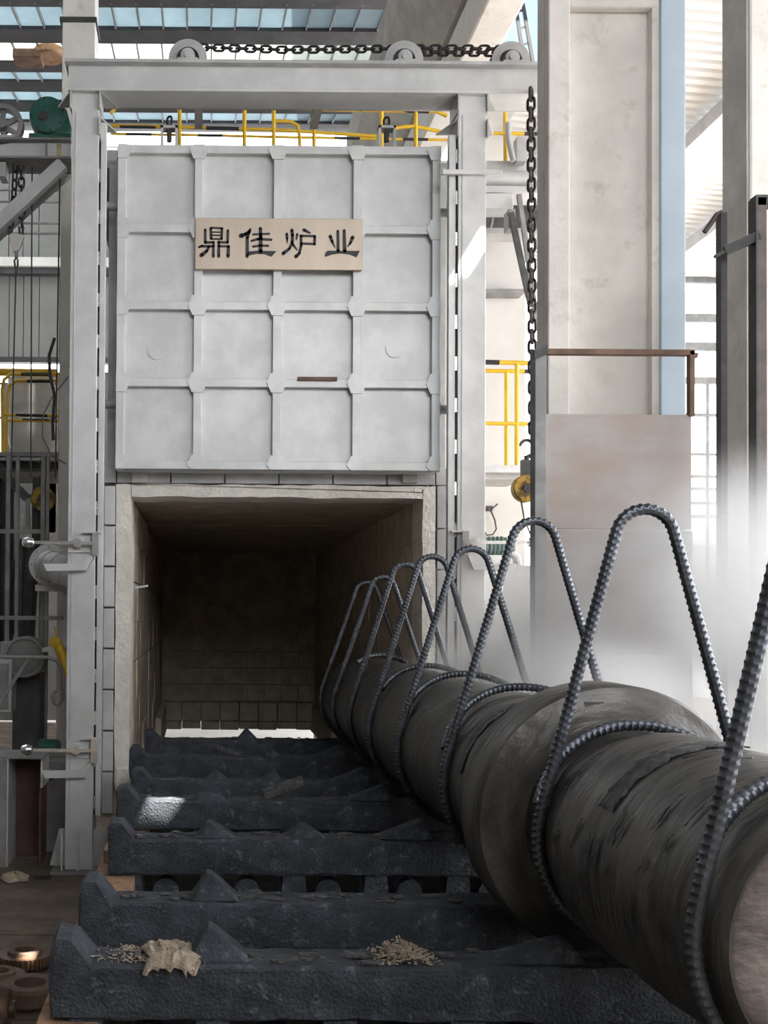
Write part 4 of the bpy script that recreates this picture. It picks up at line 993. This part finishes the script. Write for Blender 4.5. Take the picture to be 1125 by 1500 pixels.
def litter(name, lab, x0, x1, n, hgt, sd):
    rnd = random.Random(sd); g = MB()
    for k in range(n):
        u = rnd.gauss(.5, .22); x = x0 + (x1 - x0) * min(max(u, 0), 1); y = rnd.uniform(backs[0] - DEP + .015, backs[0] - .02)
        z = BT + .006 + hgt * rnd.random() * max(0, 1 - abs(u - .5) * 2.5)
        a = rnd.uniform(0, 6.28); l_ = rnd.uniform(.006, .022); g.bar((x, y, z), (x + l_ * math.cos(a), y + l_ * math.sin(a), z + rnd.uniform(-.003, .008)), rnd.uniform(.002, .006), .003, (0, 0, 1))
    o = g.build(name, 'burlap'); o['kind'] = 'stuff'; o['label'] = lab; o['category'] = 'debris'
litter('fibre_debris', 'heap of tan fibre crumbs on the nearest bar near the middle', .66, .90, 520, .05, 4)
litter('fibre_shreds', 'scattered pale fibre shreds round the burlap scrap', -.38, .06, 300, .01, 5)

# ------------------------------------------------------------------ shaft
XA, ZA = 1.73, CAMZ - .851
def Yt(t_): return F * XA / t_
YN = Yt(985); YFAR = Yt(244)
t = thing('forged_shaft', 'huge dark forged steel shaft with a broad flange, steaming', 'shaft', (XA, 6.5, ZA - .44))
def shaft_part(name, prof, mm='forged', n=96):
    rnd = random.Random(len(name)); g = MB()
    g.lathe([(y, r_) for y, r_ in prof], (XA, 0, ZA), n, 'Y'); return g.build(name, mm, t, True)
def dense(y0, r0, y1, r1, n, amp, sd):
    rnd = random.Random(sd); return [(y0 + (y1 - y0) * k / n, r0 + (r1 - r0) * k / n + rnd.uniform(-amp, amp)) for k in range(n + 1)]
fy0, fy1 = Yt(612), Yt(574)
shaft_part('barrel', [(fy1 - .02, .40)] + dense(fy1 + .05, .415, fy1 + .25, .435, 4, .003, 1) + dense(fy1 + .3, .438, YFAR - .1, .438, 60, .0035, 2) + [(YFAR - .03, .43), (YFAR, .40)])
shaft_part('flange', [(fy0 - .09, .40), (fy0 - .05, .44), (fy0 - .02, .50), (fy0 - .005, .545), (fy0, .56), (fy0 + .02, .572), (fy1 - .04, .574), (fy1, .56), (fy1 + .03, .47), (fy1 + .06, .41)])
shaft_part('journal', [(YN + .0, .365), (YN + .02, .378), (YN + .06, .388), (YN + .12, .392)] + dense(YN + .18, .40, Yt(830), .425, 5, .004, 3) + dense(Yt(815), .43, Yt(690), .428, 8, .005, 4) + [(Yt(682), .412)] + dense(Yt(672), .39, fy0 - .05, .385, 8, .003, 5))
o = MB().lathe([(-.004, .30), (-.004, .352), (.0, .358), (.01, .358)], (XA, YN, ZA), 96, 'Y').build('end_face', 'endface', t, True); o['label'] = 'brownish sawn end face'
# raised scale patches and open cracks on the near journal
rnd = random.Random(11)
def onshaft(y, ang, r_): return (XA + r_ * math.cos(ang), y, ZA + r_ * math.sin(ang))
for k in range(28):
    y = rnd.uniform(Yt(900), Yt(690)); a0 = R(rnd.uniform(95, 185)); ln_ = R(rnd.uniform(5, 18)); n = 7
    w_ = rnd.uniform(.003, .0085); yy = y; top = []; bot = []
    rr = .4305 if y > Yt(830) else .4305 - (Yt(830) - y) * .075
    for i in range(n + 1):
        yy += rnd.uniform(-.009, .012); f = math.sin(math.pi * i / n)
        top.append(onshaft(yy - w_ * f, a0 + ln_ * i / n, rr + .004)); bot.append(onshaft(yy + w_ * f, a0 + ln_ * i / n, rr + .002))
    g = MB().add(top + bot, [(i, i + 1, n + 2 + i, n + 1 + i) for i in range(n)]); o = g.build('crack', 'black', t); o.modifiers.new('thick', 'SOLIDIFY').thickness = .002
for y0, y1, a0, a1 in ((Yt(775), Yt(752), 80, 150), (fy1 + .55, fy1 + .62, 60, 170)):
    rr = .432 if y0 < 4.5 else .44; n = 30; vs = []
    for i in range(n + 1):
        a = R(a0 + (a1 - a0) * i / n)
        for yy in (y0 + rnd.uniform(-.008, .008), (y0 + y1) / 2, y1 + rnd.uniform(-.008, .008)): vs.append(onshaft(yy, a, rr + rnd.uniform(.002, .008)))
    fs = [(i * 3 + j, i * 3 + j + 1, i * 3 + j + 4, i * 3 + j + 3) for i in range(n) for j in range(2)]
    o = MB().add(vs, fs).build('scale_patch', 'flake', t, True); o.modifiers.new('thick', 'SOLIDIFY').thickness = .006
q = onshaft(fy0 - .001, R(100), .49)
MB().box(q[0] - .05, q[0] + .03, fy0 - .02, fy0 + .01, q[2] - .015, q[2] + .02).build('weld_tab', 'dsteel', t)

# ------------------------------------------------------------------ rebar hoops
def dens(pts, step):
    out = []; pts = [Vector(p) for p in pts]; acc = 0
    L_ = [0]
    for a, b in zip(pts[:-1], pts[1:]): L_.append(L_[-1] + (b - a).length)
    n = int(L_[-1] / step); j = 0
    for k in range(n + 1):
        s_ = L_[-1] * k / n
        while j < len(pts) - 2 and L_[j + 1] < s_: j += 1
        f = (s_ - L_[j]) / max(1e-9, L_[j + 1] - L_[j]); out.append(pts[j].lerp(pts[j + 1], f))
    return out
def rebar(pts, r_, rib, name, parent):
    q = dens(pts, rib / 3); 
    return MB().tube(q, r_, 10, False, lambda i, a: r_ * (1.0 + (.22 if (i + round(a / math.pi * 1.5)) % 3 == 0 else 0) * (1 if abs(math.sin(a)) > .25 else .0) + (.12 if abs(math.sin(a)) < .2 else 0))).build(name, 'rebar', parent, True)
def hoop(tt, apex_y, R0, lab, lean=0., cross=None, rr=.0205, ybase=None):
    Y = Yt(tt); za = P(290 + tt, apex_y, Y).z - rr
    h = za - ZA; Rr = R0 + rr + .006
    t = thing('rebar_hoop', lab, 'hoop', (XA, Y, ZA - Rr), 'rebar hoops on the shaft')
    ra = .115                                    # bend radius at the apex
    # straight legs tangent to the shaft circle and to the apex circle
    c2 = h - ra; d_ = c2; th = math.asin((Rr - ra) / d_)
    pts = []
    st = -1
    arc = [R(a) for a in range(-168, -180 - 1, -1)]
    a_t = th                                     # tangent points lie at angle th above horizontal on both circles
    body = []
    n = 30
    for k in range(n + 1):                       # under the shaft, from right to left tangent
        a = (-a_t * -1) - (math.pi + 2 * a_t) * k / n
        body.append((Rr * math.cos(a), Rr * math.sin(a)))
    top = []
    for k in range(15):
        a = math.pi - a_t - (math.pi - 2 * a_t) * k / 14
        top.append((ra * math.cos(a), c2 + ra * math.sin(a)))
    path = body + top + [body[0]]
    P3 = []
    for x, z in path:
        yy = Y + lean * max(0, z) / h
        P3.append((XA + x, yy, ZA + z))
    rebar(P3, rr, .026 if tt > 330 else .034, 'loop', t)
    if cross:
        a0, a1, dy = cross; cp = []
        for k in range(21):
            a = R(a0 + (a1 - a0) * k / 20); cp.append((XA + (Rr + .015) * math.cos(a), Y + dy * math.sin(math.pi * k / 20) + dy * .2, ZA + (Rr + .015) * math.sin(a)))
        rebar(cp, rr * .95, .026 if tt > 330 else .034, 'cross_bar', t)
RB = .438
hoop(958, 560, .394, 'nearest rebar hoop, cut off by the right edge of the photo', .0, (152, 40, .10))
hoop(655, 738, .388, 'tallest rebar hoop, just in front of the shaft flange', .0, (163, 55, .07))
hoop(492, 757, RB, 'rebar hoop just behind the shaft flange', .0, (160, 60, .18))
hoop(400, 799, RB, 'rebar hoop in front of the right post, second behind the flange', .0, (150, 60, .15))
hoop(343, 811, RB, 'rebar hoop third behind the flange', .0, (140, 60, .12))
hoop(304, 823, RB, 'rebar hoop fourth behind the flange')
hoop(271, 842, RB, 'rebar hoop second from the far end of the shaft', 0, (120, 60, .1))
hoop(247, 850, RB, 'rebar hoop at the far end of the shaft')

# ------------------------------------------------------------------ steam
def steam(name, c_, r_, dens_, lab, sd, nscale=.9, lo=.38, hi=.72):
    m = bpy.data.materials.new(name); m.use_nodes = True; nt = m.node_tree; N = nt.nodes; L = nt.links
    N.remove(N['Principled BSDF'])
    v = N.new('ShaderNodeVolumeScatter'); v.inputs['Color'].default_value = (.83, .83, .84, 1); v.inputs['Anisotropy'].default_value = .1
    L.new(v.outputs[0], N['Material Output'].inputs['Volume'])
    tc = N.new('ShaderNodeTexCoord'); 
    ln_ = N.new('ShaderNodeVectorMath'); ln_.operation = 'LENGTH'; L.new(tc.outputs['Object'], ln_.inputs[0])
    mr = N.new('ShaderNodeMapRange'); mr.inputs[1].default_value = 1.0; mr.inputs[2].default_value = .25; mr.interpolation_type = 'SMOOTHSTEP'
    L.new(ln_.outputs['Value'], mr.inputs[0])
    ns = N.new('ShaderNodeTexNoise'); ns.inputs['Scale'].default_value = nscale; ns.inputs['Detail'].default_value = 3; ns.noise_dimensions = '4D'; ns.inputs['W'].default_value = sd
    ge = N.new('ShaderNodeNewGeometry'); L.new(ge.outputs['Position'], ns.inputs['Vector'])
    m2 = N.new('ShaderNodeMapRange'); m2.inputs[1].default_value = lo; m2.inputs[2].default_value = hi; m2.inputs[3].default_value = .10
    L.new(ns.outputs['Fac'], m2.inputs[0])
    mu = N.new('ShaderNodeMath'); mu.operation = 'MULTIPLY'; L.new(mr.outputs[0], mu.inputs[0]); L.new(m2.outputs[0], mu.inputs[1])
    mu2 = N.new('ShaderNodeMath'); mu2.operation = 'MULTIPLY'; L.new(mu.outputs[0], mu2.inputs[0]); mu2.inputs[1].default_value = dens_
    L.new(mu2.outputs[0], v.inputs['Density'])
    M[name] = m
    g = MB(); n = 10
    g.lathe([(math.sin(R(-90 + 180 * k / n)) * 1.0, max(.001, math.cos(R(-90 + 180 * k / n)))) for k in range(n + 1)], (0, 0, 0), 20, 'Z')
    o = g.build('steam', name, None, True, at=(0, 0, 0)); o.location = c_; o.scale = r_
    o['kind'] = 'stuff'; o['label'] = lab; o['category'] = 'steam'
steam('steam_bank', (3.9, 7.9, CAMZ - .80), (2.5, 2.8, 2.1), 8.0, 'white steam bank rising behind the shaft', 1.3, 1.2, .42, .70)
steam('steam_wisp', (2.25, 7.2, CAMZ - .62), (.75, 3.4, .62), 4.0, 'wisp of steam curling along the back of the shaft', 4.1, 1.6)
